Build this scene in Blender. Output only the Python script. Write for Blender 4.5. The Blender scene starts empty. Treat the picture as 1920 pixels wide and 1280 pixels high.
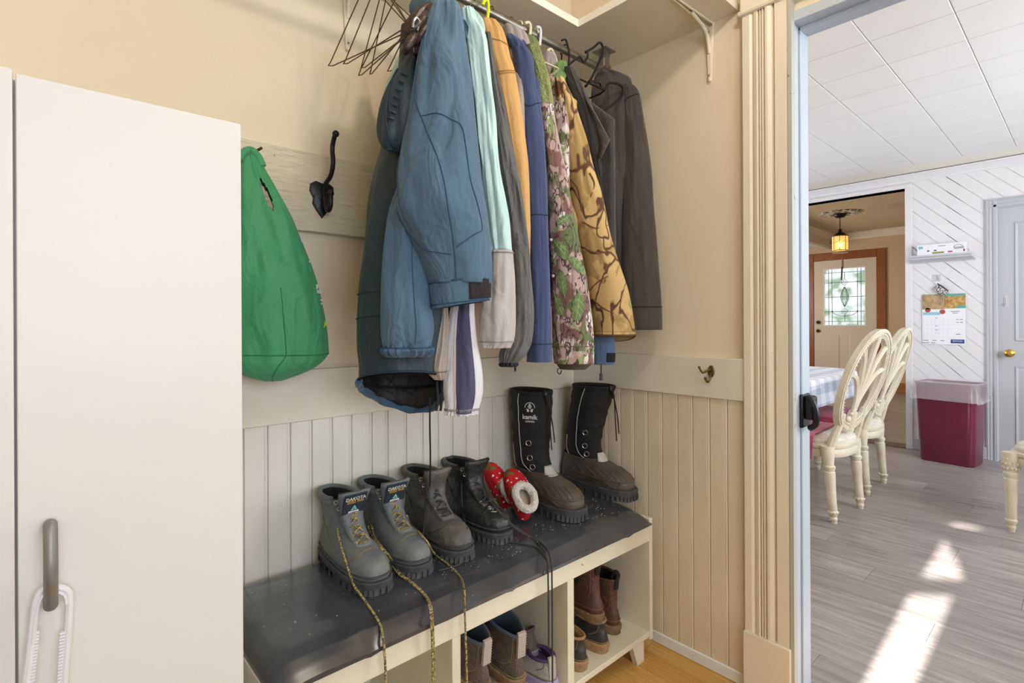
import bpy, bmesh, math, random
import numpy as np
from mathutils import Vector, Matrix, noise
random.seed(7)
SC = bpy.context.scene
COL = SC.collection
PI = math.pi; PI2 = 2*math.pi

# ------------------------------------------------------------ camera
A0 = math.radians(47.8)
VIEW = Vector((math.cos(A0), math.sin(A0), 0)); RIGHT = Vector((math.sin(A0), -math.cos(A0), 0)); UP = Vector((0, 0, 1))
FP, CU, CV, ROLL = 992.0, 960.0, 604.0, 0.005
R2 = (RIGHT - ROLL*UP).normalized(); U2 = (UP + ROLL*RIGHT).normalized()
CAM = Vector((-1.667, -1.462, 1.15))
cam_d = bpy.data.cameras.new('camera'); cam = bpy.data.objects.new('camera', cam_d); COL.objects.link(cam)
cam_d.sensor_width = 36.0; cam_d.lens = FP/1920*36.0; cam_d.shift_y = -(640-CV)/1920.0; cam_d.clip_start = 0.02
m3 = Matrix((R2, U2, -VIEW)).transposed(); cam.matrix_world = Matrix.Translation(CAM) @ m3.to_4x4()
SC.camera = cam

# ------------------------------------------------------------ world, lights, exposure
SC.view_settings.view_transform = 'Standard'; SC.view_settings.look = 'None'
SC.view_settings.gamma = 1.0; SC.view_settings.use_curve_mapping = False
SC.view_settings.exposure = 0.06
W = bpy.data.worlds.new('world'); SC.world = W; W.use_nodes = True
bgn = W.node_tree.nodes['Background']; bgn.inputs[0].default_value = (0.62, 0.78, 1.0, 1); bgn.inputs[1].default_value = 2.2

def light(kind, name, loc, energy, color=(1, 1, 1), size=None, size_y=None, aim=None, radius=None, spread=None):
    d = bpy.data.lights.new(name, kind); d.energy = energy; d.color = color
    if kind == 'AREA':
        d.shape = 'RECTANGLE'; d.size = size; d.size_y = size_y or size
        if spread: d.spread = spread
    if radius is not None and kind in ('POINT', 'SPOT'): d.shadow_soft_size = radius
    o = bpy.data.objects.new(name, d); COL.objects.link(o); o.location = loc
    if aim is not None: o.rotation_euler = (Vector(aim) - Vector(loc)).to_track_quat('-Z', 'Y').to_euler()
    return o
SUN_DIR = Vector((1.0, 0.036, -0.40)).normalized()
sun_d = bpy.data.lights.new('sun', 'SUN'); sun_d.energy = 36.0; sun_d.angle = math.radians(0.6); sun_d.color = (1.0, 0.96, 0.9)
sun = bpy.data.objects.new('sun', sun_d); COL.objects.link(sun); sun.rotation_euler = SUN_DIR.to_track_quat('-Z', 'Y').to_euler()
light('POINT', 'mudroom_ceiling_light', (-0.80, -1.32, 2.46), 16, (1.0, 0.92, 0.80), radius=0.05)
light('AREA', 'mudroom_fill_light', (-1.5, -3.15, 1.55), 30, (0.88, 0.94, 1.0), 1.6, 1.3, (-1.5, 0, 1.35))  # soft area fill added behind the camera to brighten the mudroom
light('AREA', 'kitchen_window_light', (2.1, -3.15, 1.55), 74, (0.93, 0.96, 1.0), 2.2, 1.4, (2.1, 0, 1.4))
light('AREA', 'kitchen_side_fill', (2.6, 1.52, 1.5), 9, (0.95, 0.97, 1.0), 1.6, 1.2, (2.6, -1.6, 1.9))  # extra area light added to lift the kitchen ceiling, table and chairs
light('AREA', 'hall_area_light', (6.3, 3.05, 1.5), 62, (1.0, 0.93, 0.84), 1.4, 1.2, (6.3, 0, 1.2))  # area light by the hall's left wall, which has no window opening

# ------------------------------------------------------------ helpers
def ray(u, v): return VIEW*FP + R2*(u-CU) + U2*(CV-v)
def atX(u, v, x): r = ray(u, v); return CAM + r*((x-CAM.x)/r.x)
def atY(u, v, y): r = ray(u, v); return CAM + r*((y-CAM.y)/r.y)
def atZ(u, v, z): r = ray(u, v); return CAM + r*((z-CAM.z)/r.z)

def lin(h):
    h = h.lstrip('#'); c = [int(h[i:i+2], 16)/255 for i in (0, 2, 4)]
    return tuple((x/12.92 if x <= .04045 else ((x+.055)/1.055)**2.4) for x in c) + (1,)

MATS = {}
def mat(name, col, rough=.6, metal=0, col2=None, nscale=8, namt=.5, bump=0, bscale=60, stretch=None, coat=0, spec=None, sheen=0, trans=0, alpha=1, emit=None, estr=0, detail=4, chips=None, bstretch=None):
    if name in MATS: return MATS[name]
    m = bpy.data.materials.new(name); m.use_nodes = True; MATS[name] = m
    nt = m.node_tree; N = nt.nodes; L = nt.links; P = N['Principled BSDF']
    P.inputs['Roughness'].default_value = rough; P.inputs['Metallic'].default_value = metal
    if spec is not None: P.inputs['Specular IOR Level'].default_value = spec
    if coat: P.inputs['Coat Weight'].default_value = coat; P.inputs['Coat Roughness'].default_value = .2
    if sheen: P.inputs['Sheen Weight'].default_value = sheen
    if trans: P.inputs['Transmission Weight'].default_value = trans
    if alpha < 1: P.inputs['Alpha'].default_value = alpha
    if emit: P.inputs['Emission Color'].default_value = lin(emit); P.inputs['Emission Strength'].default_value = estr
    tc = N.new('ShaderNodeTexCoord')
    out = None
    if col2:
        mp = N.new('ShaderNodeMapping'); L.new(tc.outputs['Object'], mp.inputs[0])
        if stretch: mp.inputs['Scale'].default_value = stretch
        n = N.new('ShaderNodeTexNoise'); n.inputs['Scale'].default_value = nscale; n.inputs['Detail'].default_value = detail
        L.new(mp.outputs[0], n.inputs['Vector'])
        r = N.new('ShaderNodeValToRGB'); r.color_ramp.elements[0].position = .5-namt*.35; r.color_ramp.elements[1].position = .5+namt*.35
        r.color_ramp.elements[0].color = lin(col); r.color_ramp.elements[1].color = lin(col2)
        L.new(n.outputs[0], r.inputs[0]); out = r.outputs[0]; L.new(out, P.inputs['Base Color'])
    else: P.inputs['Base Color'].default_value = lin(col)
    if chips:
        n2 = N.new('ShaderNodeTexNoise'); n2.inputs['Scale'].default_value = chips[1]; n2.inputs['Detail'].default_value = 3; L.new(tc.outputs['Object'], n2.inputs['Vector'])
        r2 = N.new('ShaderNodeValToRGB'); r2.color_ramp.elements[0].position = chips[2]; r2.color_ramp.elements[1].position = chips[2]+.01
        L.new(n2.outputs[0], r2.inputs[0]); mx = N.new('ShaderNodeMixRGB'); L.new(r2.outputs[0], mx.inputs[0])
        if out: L.new(out, mx.inputs[1])
        else: mx.inputs[1].default_value = lin(col)
        mx.inputs[2].default_value = lin(chips[0]); L.new(mx.outputs[0], P.inputs['Base Color'])
    if bump:
        mp2 = N.new('ShaderNodeMapping'); L.new(tc.outputs['Object'], mp2.inputs[0])
        if bstretch: mp2.inputs['Scale'].default_value = bstretch
        b = N.new('ShaderNodeBump'); b.inputs['Strength'].default_value = bump; b.inputs['Distance'].default_value = .01
        nb = N.new('ShaderNodeTexNoise'); nb.inputs['Scale'].default_value = bscale; nb.inputs['Detail'].default_value = 5
        L.new(mp2.outputs[0], nb.inputs['Vector']); L.new(nb.outputs[0], b.inputs['Height']); L.new(b.outputs[0], P.inputs['Normal'])
    return m

class MB:
    def __init__(s): s.v = []; s.f = []; s.mi = []
    def add(s, vs, fs, mi=0):
        o = len(s.v); s.v += [tuple(v) for v in vs]; s.f += [tuple(i+o for i in f) for f in fs]; s.mi += [mi]*len(fs); return s
    def box(s, x0, x1, y0, y1, z0, z1, mi=0, M=None):
        vs = [Vector((x, y, z)) for x in (x0, x1) for y in (y0, y1) for z in (z0, z1)]
        if M is not None: vs = [M @ v for v in vs]
        return s.add(vs, [(0, 1, 3, 2), (4, 6, 7, 5), (0, 4, 5, 1), (2, 3, 7, 6), (0, 2, 6, 4), (1, 5, 7, 3)], mi)
    def loft(s, rings, cap0=True, cap1=True, mi=0, closed=True):
        n = len(rings[0]); vs = [p for r in rings for p in r]; fs = []
        for i in range(len(rings)-1):
            for j in range(n if closed else n-1):
                k = (j+1) % n; fs.append((i*n+j, i*n+k, (i+1)*n+k, (i+1)*n+j))
        if cap0: fs.append(tuple(range(n-1, -1, -1)))
        if cap1: fs.append(tuple((len(rings)-1)*n+j for j in range(n)))
        return s.add(vs, fs, mi)
    def tube(s, pts, r, seg=8, closed=False, mi=0, smooth=0):
        pts = [Vector(p) for p in pts]
        if smooth: pts = catmull(pts, smooth, closed)
        n = len(pts); rings = []; up = None
        for i, p in enumerate(pts):
            a = pts[(i-1) % n] if (closed or i > 0) else p; b = pts[(i+1) % n] if (closed or i < n-1) else p
            t = (b-a).normalized() if (b-a).length > 1e-9 else Vector((0, 0, 1))
            if up is None: up = t.orthogonal().normalized()
            up = (up - t*up.dot(t)); up = up.normalized() if up.length > 1e-6 else t.orthogonal().normalized()
            w = t.cross(up); rr = r[i*len(r)//n] if isinstance(r, (list, tuple)) else (r(i/(max(1, n-1))) if callable(r) else r)
            rings.append([p+up*math.cos(2*PI*k/seg)*rr+w*math.sin(2*PI*k/seg)*rr for k in range(seg)])
        if closed: rings.append(rings[0]); return s.loft(rings, False, False, mi)
        return s.loft(rings, True, True, mi)
    def lathe(s, prof, c=(0, 0, 0), seg=20, mi=0, M=None):
        c = Vector(c); rings = [[c+Vector((r*math.cos(2*PI*k/seg), r*math.sin(2*PI*k/seg), z)) for k in range(seg)] for r, z in prof]
        if M is not None: rings = [[M @ p for p in r] for r in rings]
        return s.loft(rings, True, True, mi)
    def sphere(s, c, r, seg=12, rings=8, mi=0, M=None):
        rx, ry, rz = r if isinstance(r, (tuple, list)) else (r, r, r); c = Vector(c); rg = []
        for i in range(1, rings):
            a = PI*i/rings; q = [Vector((rx*math.sin(a)*math.cos(2*PI*k/seg), ry*math.sin(a)*math.sin(2*PI*k/seg), -rz*math.cos(a))) for k in range(seg)]
            if M is not None: q = [M @ p for p in q]
            rg.append([c+p for p in q])
        return s.loft(rg, True, True, mi)
    def build(s, name, m, parent=None, label=None, smooth=True, bevel=0, kind=None, origin=None, solid=0, flip=False, subsurf=0, noangle=False):
        vs = s.v
        me = bpy.data.meshes.new(name)
        o = bpy.data.objects.new(name, me)
        org = Vector((0, 0, 0))
        if parent is None and origin is not None: org = Vector(origin)
        me.from_pydata([(v[0]-org.x, v[1]-org.y, v[2]-org.z) for v in vs], [], s.f)
        for mm in (m if isinstance(m, (list, tuple)) else [m]): me.materials.append(mm)
        if any(s.mi): me.polygons.foreach_set('material_index', s.mi)
        bm = bmesh.new(); bm.from_mesh(me); bmesh.ops.recalc_face_normals(bm, faces=bm.faces); bm.to_mesh(me); bm.free()
        if smooth:
            me.polygons.foreach_set('use_smooth', [True]*len(me.polygons))
            if not noangle: me.set_sharp_from_angle(angle=math.radians(40))
        COL.objects.link(o); o.location = org
        if parent is not None:
            o.parent = parent
            if not parent.get('local'):
                q = Vector(parent.location) if parent.parent is None else Vector((0, 0, 0))
                o.matrix_parent_inverse = Matrix.Translation(-q)
        if label: o['label'] = label
        if kind: o['kind'] = kind
        if bevel:
            b = o.modifiers.new('bevel', 'BEVEL'); b.width = bevel; b.segments = 2; b.limit_method = 'ANGLE'; b.angle_limit = math.radians(50)
        if solid:
            q = o.modifiers.new('solid', 'SOLIDIFY'); q.thickness = solid; q.offset = -1
            if isinstance(m, (list, tuple)) and len(m) > 1: q.material_offset = 1
        if subsurf:
            q = o.modifiers.new('sub', 'SUBSURF'); q.levels = q.render_levels = subsurf
        return o

def catmull(pts, n, closed=False):
    out = []; N = len(pts)
    for i in range(N if closed else N-1):
        if closed: p0, p1, p2, p3 = pts[i-1], pts[i], pts[(i+1) % N], pts[(i+2) % N]
        else: p0, p1, p2, p3 = pts[max(0, i-1)], pts[i], pts[i+1], pts[min(N-1, i+2)]
        for k in range(n):
            t = k/n
            out.append(.5*((2*p1)+(p2-p0)*t+(2*p0-5*p1+4*p2-p3)*t*t+(3*p1-p0-3*p2+p3)*t**3))
    if not closed: out.append(pts[-1])
    return out

def thing(name, label, cat, loc=(0, 0, 0), group=None, local=False):
    o = bpy.data.objects.new(name, None); COL.objects.link(o); o.empty_display_size = .05
    o.location = (0, 0, 0) if local else loc
    o['label'] = label; o['category'] = cat
    if local: o['local'] = 1
    if group: o['group'] = group
    return o
def tag(o, label, cat, group=None):
    o['label'] = label; o['category'] = cat
    if group: o['group'] = group
    return o
def struct(o): o['kind'] = 'structure'; return o
def copy_tree(o, parent=None):
    c = o.copy(); COL.objects.link(c); c.parent = parent
    for ch in list(o.children): copy_tree(ch, c)
    return c
def text_mb(s, size, M, depth=.0004, align='CENTER', bold=False):
    cu = bpy.data.curves.new('t', 'FONT'); cu.body = s; cu.size = size; cu.align_x = align; cu.align_y = 'CENTER'; cu.extrude = depth
    if bold: cu.offset = size*.018
    cu.resolution_u = 2
    o = bpy.data.objects.new('t', cu); COL.objects.link(o)
    bpy.context.view_layer.update()
    me = bpy.data.meshes.new_from_object(o.evaluated_get(bpy.context.evaluated_depsgraph_get()))
    mb = MB(); mb.add([M @ v.co for v in me.vertices], [tuple(p.vertices) for p in me.polygons])
    bpy.data.objects.remove(o); bpy.data.curves.remove(cu); bpy.data.meshes.remove(me)
    return mb
def frame(origin, xdir, ydir):
    x = Vector(xdir).normalized(); y = Vector(ydir); y = (y-x*y.dot(x)).normalized(); z = x.cross(y)
    return Matrix.Translation(Vector(origin)) @ Matrix((x, y, z)).transposed().to_4x4()

# ------------------------------------------------------------ paints and plain materials
M_wall = mat('wall_paint', '#EADBC2', .55, col2='#E6D5B9', nscale=3, bump=.12, bscale=25)
M_bead = mat('beadboard_paint', '#E2DDD2', .5, col2='#DBD5C8', nscale=5, bump=.25, bscale=30, bstretch=(1, 1, .3), chips=('#8b7a5c', 60, .78))
M_bead2 = mat('beadboard_cream_paint', '#E1D4BB', .5, col2='#DACBB0', nscale=5, bump=.25, bscale=30, bstretch=(1, 1, .3), chips=('#8b7355', 60, .77))
M_rail = mat('rail_paint', '#E4DDCD', .45, col2='#DDD4C1', nscale=4, bump=.2, bscale=30)
M_hookb = mat('hook_board_paint', '#E4D7BE', .55, col2='#DACBAF', nscale=6, bump=.9, bscale=22, bstretch=(1, 1, 5), chips=('#a5875c', 30, .73))
M_casing = mat('casing_paint', '#E9DDC6', .42, bump=.15, bscale=30, chips=('#94764f', 60, .765))
M_blue = mat('jamb_paint', '#B9C2CC', .38, bump=.15, bscale=25, chips=('#8f7f66', 30, .74))
M_white = mat('wardrobe_white', '#E0DDD7', .4, bump=.08, bscale=20)
M_shelfp = mat('shelf_paint', '#E6DCC9', .5, bump=.1, bscale=20)
M_edge = mat('edge_white', '#F3EDE0', .5)
M_dark = mat('gap_dark', '#2a2420', .8)
M_benchp = mat('bench_paint', '#E3DBC6', .45, col2='#DAD0B8', nscale=6, bump=.2, bscale=25, chips=('#8d6e48', 45, .75))
M_base = mat('baseboard_white', '#E8E6E2', .4, bump=.1, bscale=25, chips=('#8f7f66', 40, .72))

def plank_mats(tag_, cols, stretch, rough, grain):
    return [mat(f'{tag_}_{i}', a, rough, col2=b, nscale=14, stretch=stretch, namt=.85, detail=8, bump=.12, bscale=30, bstretch=stretch) for i, (a, b) in enumerate(cols)]
M_oak = plank_mats('oak', [('#C08A3E', '#DDB26A'), ('#B67F36', '#D8A95C'), ('#C99546', '#E2BA75')], (9, .6, 1), .3, 0)
M_vinyl = plank_mats('vinyl', [('#6E6562', '#AFA6A2'), ('#7B726E', '#B3AAA6'), ('#6D6461', '#A59C99')], (3.0, .26, 1), .3, 0)

# ------------------------------------------------------------ mudroom shell
RX0, RY0, CEIL = -3.0, -3.2, 2.62
def wallbox(name, x0, x1, y0, y1, z0, z1, m): return struct(MB().box(x0, x1, y0, y1, z0, z1).build(name, m, smooth=False, origin=((x0+x1)/2, (y0+y1)/2, z0)))
fl = wallbox('floor', RX0-.1, 0.05, RY0-.1, 0.1, -.1, -.012, M_dark)
k = 0
yb = 0.0
x = 0.0
while x > -1.75:
    xs = x-.083; y = 0.0 - random.random()*.6
    cuts = [0.0]; c = -random.uniform(.3, .9)
    while c > -2.0: cuts.append(c); c -= random.uniform(.7, 1.1)
    cuts.append(-2.0)
    for a, b in zip(cuts[1:], cuts[:-1]):
        MB().box(xs+.0008, x-.0008, a+.0008, b-.0008, -.012, 0).build('floorboard', random.choice(M_oak), fl, smooth=False)
    x = xs
wl = wallbox('wall_left', RX0, 0, 0, .1, 0, CEIL, M_wall)
# beadboard planks on the left wall
xs = -.0
edges = [-1.097-.058*i for i in range(0, 8)][::-1] + [-1.039, -.981, -.917, -.864, -.80, -.739, -.68, -.622, -.566, -.507, -.447, -.388, -.33, -.27, -.21, -.15, -.09, -.03, 0]
def plank(a, b, wall, axis, z0, z1, m):
    g = .0005; mb = MB()
    # small bead along one edge, groove between
    if axis == 'x':
        prof = [(a+g, 0), (a+g, -.009), (a+g+.0018, -.012), (b-.010, -.012), (b-.009, -.0102), (b-.007, -.0118), (b-.0035, -.0116), (b-g, -.009), (b-g, 0)]
        r0 = [Vector((p, q, z0)) for p, q in prof]; r1 = [Vector((p, q, z1)) for p, q in prof]
    else:
        prof = [(a-g, 0), (a-g, -.009), (a-g-.0018, -.012), (b+.010, -.012), (b+.009, -.0102), (b+.007, -.0118), (b+.0035, -.0116), (b+g, -.009), (b+g, 0)]
        r0 = [Vector((q, p, z0)) for p, q in prof]; r1 = [Vector((q, p, z1)) for p, q in prof]
    mb.loft([r0, r1]); mb.build('plank', m, wall, smooth=False)
for a, b in zip(edges[:-1], edges[1:]): plank(a, b, wl, 'x', .0, .90, M_bead)
ceil = wallbox('ceiling', RX0-.1, .1, RY0-.1, .1, CEIL, CEIL+.1, M_wall)
# right wall with doorway y -0.875 .. -1.72, head 2.03
wr = MB(); wr.box(0, .1, -.852, .1, 0, CEIL); wr.box(0, .1, -1.76, -.852, 2.06, CEIL); wr.box(0, .1, RY0, -1.76, 0, CEIL)
wr = struct(wr.build('wall_right', M_wall, smooth=False))
eb = [-.012, -.07, -.128, -.187, -.247, -.308, -.367, -.427, -.488, -.544, -.605, -.665, -.7245]
for i, (a, b) in enumerate(zip(eb[:-1], eb[1:])): plank(a, b, wr, 'y', .03, .915, M_bead2)
# back walls; the one behind the camera has an opening added for the fill light, the left one a slit for the sun
bw = MB(); bw.box(RX0, -2.3, RY0-.1, RY0, 0, CEIL); bw.box(-.7, .1, RY0-.1, RY0, 0, CEIL); bw.box(-2.3, -.7, RY0-.1, RY0, 0, .9); bw.box(-2.3, -.7, RY0-.1, RY0, 2.2, CEIL)
struct(bw.build('wall_back', M_wall, smooth=False))
# slit added out of view: mask gaps cut so that the sun lands on the kitchen floor where the photo shows it
S = .40/1.0
def zwin(xf): return (xf-RX0)*S
def ywin(yf, xf): return yf-(xf-RX0)*.036
op1 = [(-.2, -.985), (-.2, -1.085), (1.195, -1.056), (1.093, -.937)]
op2 = [(1.315, -.938), (1.885, -.928), (1.633, -1.012), (1.416, -1.064)]
op3 = [(2.17, -.90), (2.235, -.93), (2.25, -1.04), (2.20, -1.02)]
def to_win(poly): return [Vector((RX0, ywin(y, x), zwin(x))) for x, y in poly]
ys0, ys1, zs0, zs1 = -1.30, -1.0, .9, 2.2
wside = MB(); wside.box(RX0-.1, RX0, RY0, ys0, 0, CEIL); wside.box(RX0-.1, RX0, ys1, .1, 0, CEIL); wside.box(RX0-.1, RX0, ys0, ys1, 0, zs0); wside.box(RX0-.1, RX0, ys0, ys1, zs1, CEIL)
struct(wside.build('wall_side', M_wall, smooth=False))
# unseen sheet added in that slit to shape the sun patches, triangulated with holes
bm = bmesh.new()
def loop(pts):
    vs = [bm.verts.new((RX0-.03, p.y, p.z)) for p in pts]; return [bm.edges.new((vs[i], vs[(i+1) % len(vs)])) for i in range(len(vs))]
ed = loop([Vector((0, ys0, zs0)), Vector((0, ys1, zs0)), Vector((0, ys1, zs1)), Vector((0, ys0, zs1))])
for P_ in (op1, op2, op3): ed += loop(to_win(P_))
bmesh.ops.triangle_fill(bm, edges=ed, use_beauty=True)
me = bpy.data.meshes.new('sun_mask_mesh'); bm.to_mesh(me); bm.free(); me.materials.append(mat('sun_mask_sheet', '#d9d2c4', .8))
ob = bpy.data.objects.new('sun_mask', me); COL.objects.link(ob); struct(ob)
q = ob.modifiers.new('s', 'SOLIDIFY'); q.thickness = .004

# trims on the left wall
t = MB().box(-1.9, -.0, -.022, 0, .885, 1.024).build('trim_1', M_rail, bevel=.002); struct(t)
t = MB().box(-.022, 0, -.7235, -.022, .899, 1.031).build('trim_2', M_rail, bevel=.002); struct(t)
t = MB().box(-1.9, -.62, -.024, 0, 1.401, 1.616).build('trim_3', M_hookb, bevel=.002); struct(t)
t = MB().box(-.016, 0, -.735, -.05, 0, .04).build('baseboard_right', M_base, bevel=.004); struct(t)
t = MB().box(-.3, 0, -.03, 0, 0, .05).build('baseboard_left', M_base, bevel=.004); struct(t)

# fluted door casing with plinth and head block
prof = [(-.7235, 0), (-.7235, .018), (-.727, .022), (-.748, .022), (-.756, .019), (-.762, .022), (-.771, .024), (-.7755, .014), (-.779, .022), (-.7835, .016), (-.787, .023), (-.7915, .016), (-.796, .024), (-.803, .024), (-.812, .021), (-.818, .013), (-.823, .022), (-.828, .022), (-.856, .022), (-.859, .018), (-.859, 0)]
cz = MB().loft([[Vector((-q*1.25, p, z)) for p, q in prof] for z in (.19, 2.10)])
cas = cz.build('trim_4', M_casing, smooth=False); struct(cas)
MB().box(-.036, 0, -.862, -.7225, 0, .19).build('plinth', M_casing, cas, bevel=.003)
hd = MB(); hd.box(-.032, 0, -1.95, -.7215, 2.108, 2.27); hd.tube([(-.030, -1.95, 2.104), (-.030, -.716, 2.104)], .0085, 8); hd.box(-.05, 0, -1.97, -.70, 2.27, 2.29)
hd.build('head_block', M_casing, cas, bevel=.002)
# second casing leg at the far side of the doorway
MB().loft([[Vector((-q*1.25, -1.76-.7235-.017-p-0.0, z)) for p, q in prof[::-1]] for z in (.19, 2.10)]).build('casing_leg', M_casing, cas, smooth=False)

# blue-grey door frame
jm = MB(); jm.box(-.004, .118, -.866, -.851, 0, 2.06); jm.box(.04, .075, -.872, -.866, 0, 2.03)
jm.box(-.006, .125, -1.76, -1.742, 0, 2.06); jm.box(-.006, .118, -1.742, -.866, 2.03, 2.06); jm.box(.04, .075, -1.742, -.866, 2.018, 2.03)
jb = struct(jm.build('door_1', M_blue, smooth=False, bevel=.002))
MB().box(-.028, -.004, -.8705, -.8595, 0, 2.1).build('door_stop', mat('stop_grey', '#B8B5AC', .5, chips=('#8f7f66', 40, .7)), jb, smooth=False)
M_blk = mat('black_iron', '#26262a', .35, .6, bump=.2, bscale=80)
lt = thing('door_latch', 'old black rim latch on the blue-grey door frame', 'latch', (.055, -.866, .86))
MB().box(.03, .095, -.876, -.866, .83, .93).build('backplate', M_blk, lt, bevel=.004)
MB().box(.04, .085, -.900, -.876, .855, .925).build('keeper', M_blk, lt, bevel=.006)
MB().tube([(.05, -.886, .925), (.045, -.905, .89), (.05, -.905, .845), (.06, -.885, .828)], .009, 8, smooth=4).build('catch', M_blk, lt)

# ------------------------------------------------------------ corner shelf, bracket, rod
SZ = 2.134
sh = MB(); sh.box(-2.4, -.0, -.305, 0, SZ, SZ+.024); sh.box(-.313, 0, -.704, -.305, SZ, SZ+.024)
shf = tag(sh.build('corner_shelf', M_shelfp, smooth=False, origin=(-.3, -.2, SZ)), 'cream L-shaped corner shelf above the coats', 'shelf')
e = MB(); e.box(-2.4, -.313, -.3065, -.305, SZ, SZ+.0245); e.box(-.3145, -.313, -.704, -.305, SZ, SZ+.0245); e.build('edge_strip', M_edge, shf, smooth=False)
def bracket(label, p, wall):
    b = thing('shelf_bracket', label, 'bracket', p, group=None)
    x, y, z = p
    def P(o, d, h): return (x-o, y+d, z-h) if wall == 'B' else (x+d, y-o, z-h)
    mb = MB()
    mb.tube([P(.004, .012, .0), P(.004, .008, .08), P(.004, .003, .185)], .0035, 6); mb.tube([P(.004, -.012, .0), P(.004, -.008, .08), P(.004, -.003, .185)], .0035, 6)
    mb.tube([P(.0, .012, .004), P(.22, .004, .004)], .0035, 6); mb.tube([P(.0, -.012, .004), P(.22, -.004, .004)], .0035, 6)
    mb.sphere(P(.005, 0, .187), .007); mb.build('rails', M_casing, b)
    m2 = MB()
    r0 = [Vector(P(.003, .009, .015)), Vector(P(.003, -.009, .015)), Vector(P(.003, -.003, .18)), Vector(P(.003, .003, .18))]
    r1 = [Vector(P(.010, .009, .015)), Vector(P(.010, -.009, .015)), Vector(P(.007, -.003, .18)), Vector(P(.007, .003, .18))]
    m2.loft([r0, r1]); m2.tube([P(.006, 0, .10), P(.03, 0, .035), P(.12, 0, .008)], .006, 8, smooth=5); m2.build('web', M_casing, b)
    for h_, r_ in ((.172, .003), (.03, .0035)): MB().sphere(P(.010, 0, h_), r_).build('screw', mat('screw_steel', '#9a958a', .4, .7), b)
bracket('cream metal shelf bracket on the wall beside the door casing', (0, -.608, SZ), 'B')
bracket('cream metal shelf bracket above the hook board, left of the wire hangers', (-.985, 0, SZ), 'A')
ROD_Y, ROD_Z = -.262, 2.066
M_steel = mat('galvanised_steel', '#a8a49b', .35, .85, col2='#8c887f', nscale=30, bump=.1)
rod = tag(MB().tube([(-2.3, ROD_Y, ROD_Z), (-.115, ROD_Y, ROD_Z)], .0125, 16).build('closet_rod', M_steel, origin=(-.7, ROD_Y, ROD_Z)), 'galvanised steel closet rod hung under the shelf', 'closet rod')
rb = thing('rod_bracket', 'zinc bracket holding the closet rod under the shelf', 'bracket', (-.12, ROD_Y, SZ))
m_ = MB(); m_.box(-.15, -.09, ROD_Y-.03, ROD_Y+.03, SZ-.003, SZ); m_.box(-.13, -.108, ROD_Y-.016, ROD_Y-.0135, ROD_Z-.01, SZ); m_.box(-.13, -.108, ROD_Y+.0135, ROD_Y+.016, ROD_Z-.01, SZ)
m_.tube([(-.12, ROD_Y+.015*math.cos(a), ROD_Z+.015*math.sin(a)) for a in [PI+PI*i/10 for i in range(11)]], .003, 6); m_.build('cradle', M_steel, rb)
MB().lathe([(0.001, 0), (.022, 0), (.024, .004), (.02, .012), (.012, .014)], seg=20, M=Matrix.Translation((-.113, ROD_Y, ROD_Z)) @ Matrix.Rotation(PI/2, 4, 'Y')).build('end_cap', mat('brass_cap', '#b08d4d', .4, .6), rb)
# ------------------------------------------------------------ kitchen shell
KX0, KX1, KY0, KY1, KC = .1, 4.16, -3.2, 1.6, 2.45
M_kwall = mat('kitchen_wall', '#E4E1E2', .5, bump=.05, bscale=30)
M_ktile = mat('ceiling_tile', '#EDEBE8', .6, bump=.1, bscale=60)
M_ktile2 = mat('ceiling_tile_b', '#ECEAE7', .6, bump=.1, bscale=60)
M_kgrey = mat('kitchen_grey_paint', '#B9BBBF', .45, bump=.08, bscale=25)
kf = wallbox('floor_kitchen', KX0-.05, 8.6, KY0, 3.2, -.1, -.006, M_dark)
pm = {}
x = 8.53; row = 0
while x > .05:
    y = 1.6-((row*0.47) % 1.2); w = .178; xa = max(x-w, .05)
    y = 1.6+((row*0.47) % 1.2)
    while y > -2.3:
        y1 = y-1.22; a, b = max(y1, -2.3), min(y, 1.6)
        if b-a > .05 and not (x > 4.3 and b < -.6):
            MB().box(xa+.0006, x-.0006, a+.0006, b-.0006, -.006, 0).build('vinyl_plank', random.choice(M_vinyl), kf, smooth=False)
        y = y1
    x -= w; row += 1
kl = MB(); kl.box(KX0, 4.2, KY1, KY1+.1, 0, KC+.3); kl.v = []; kl.f = []; kl.mi = []; kl.box(KX0, 1.7, KY1, KY1+.1, 0, KC+.3); kl.box(3.5, 4.2, KY1, KY1+.1, 0, KC+.3); kl.box(1.7, 3.5, KY1, KY1+.1, 0, .85); kl.box(1.7, 3.5, KY1, KY1+.1, 2.15, KC+.3); struct(kl.build('wall_kitchen_left', M_kwall, smooth=False))
struct(MB().box(0, .1, .1, KY1, 0, KC+.2).build('wall_kitchen_near', M_kwall, smooth=False))
kb = MB(); kb.box(.1, 1.0, KY0-.1, KY0, 0, KC); kb.box(3.2, 4.3, KY0-.1, KY0, 0, KC); kb.box(1.0, 3.2, KY0-.1, KY0, 0, .85); kb.box(1.0, 3.2, KY0-.1, KY0, 2.25, KC)
struct(kb.build('wall_kitchen_back', M_kwall, smooth=False))
kc = wallbox('ceiling_kitchen', KX0, KX1+.12, KY0-.1, KY1+.1, KC+.008, KC+.1, M_edge)
tile_me = {}
ys = [-.135+.3105*i for i in range(-8, 6)]; xs = [3.83-.325*i for i in range(0, 12)]
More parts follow.
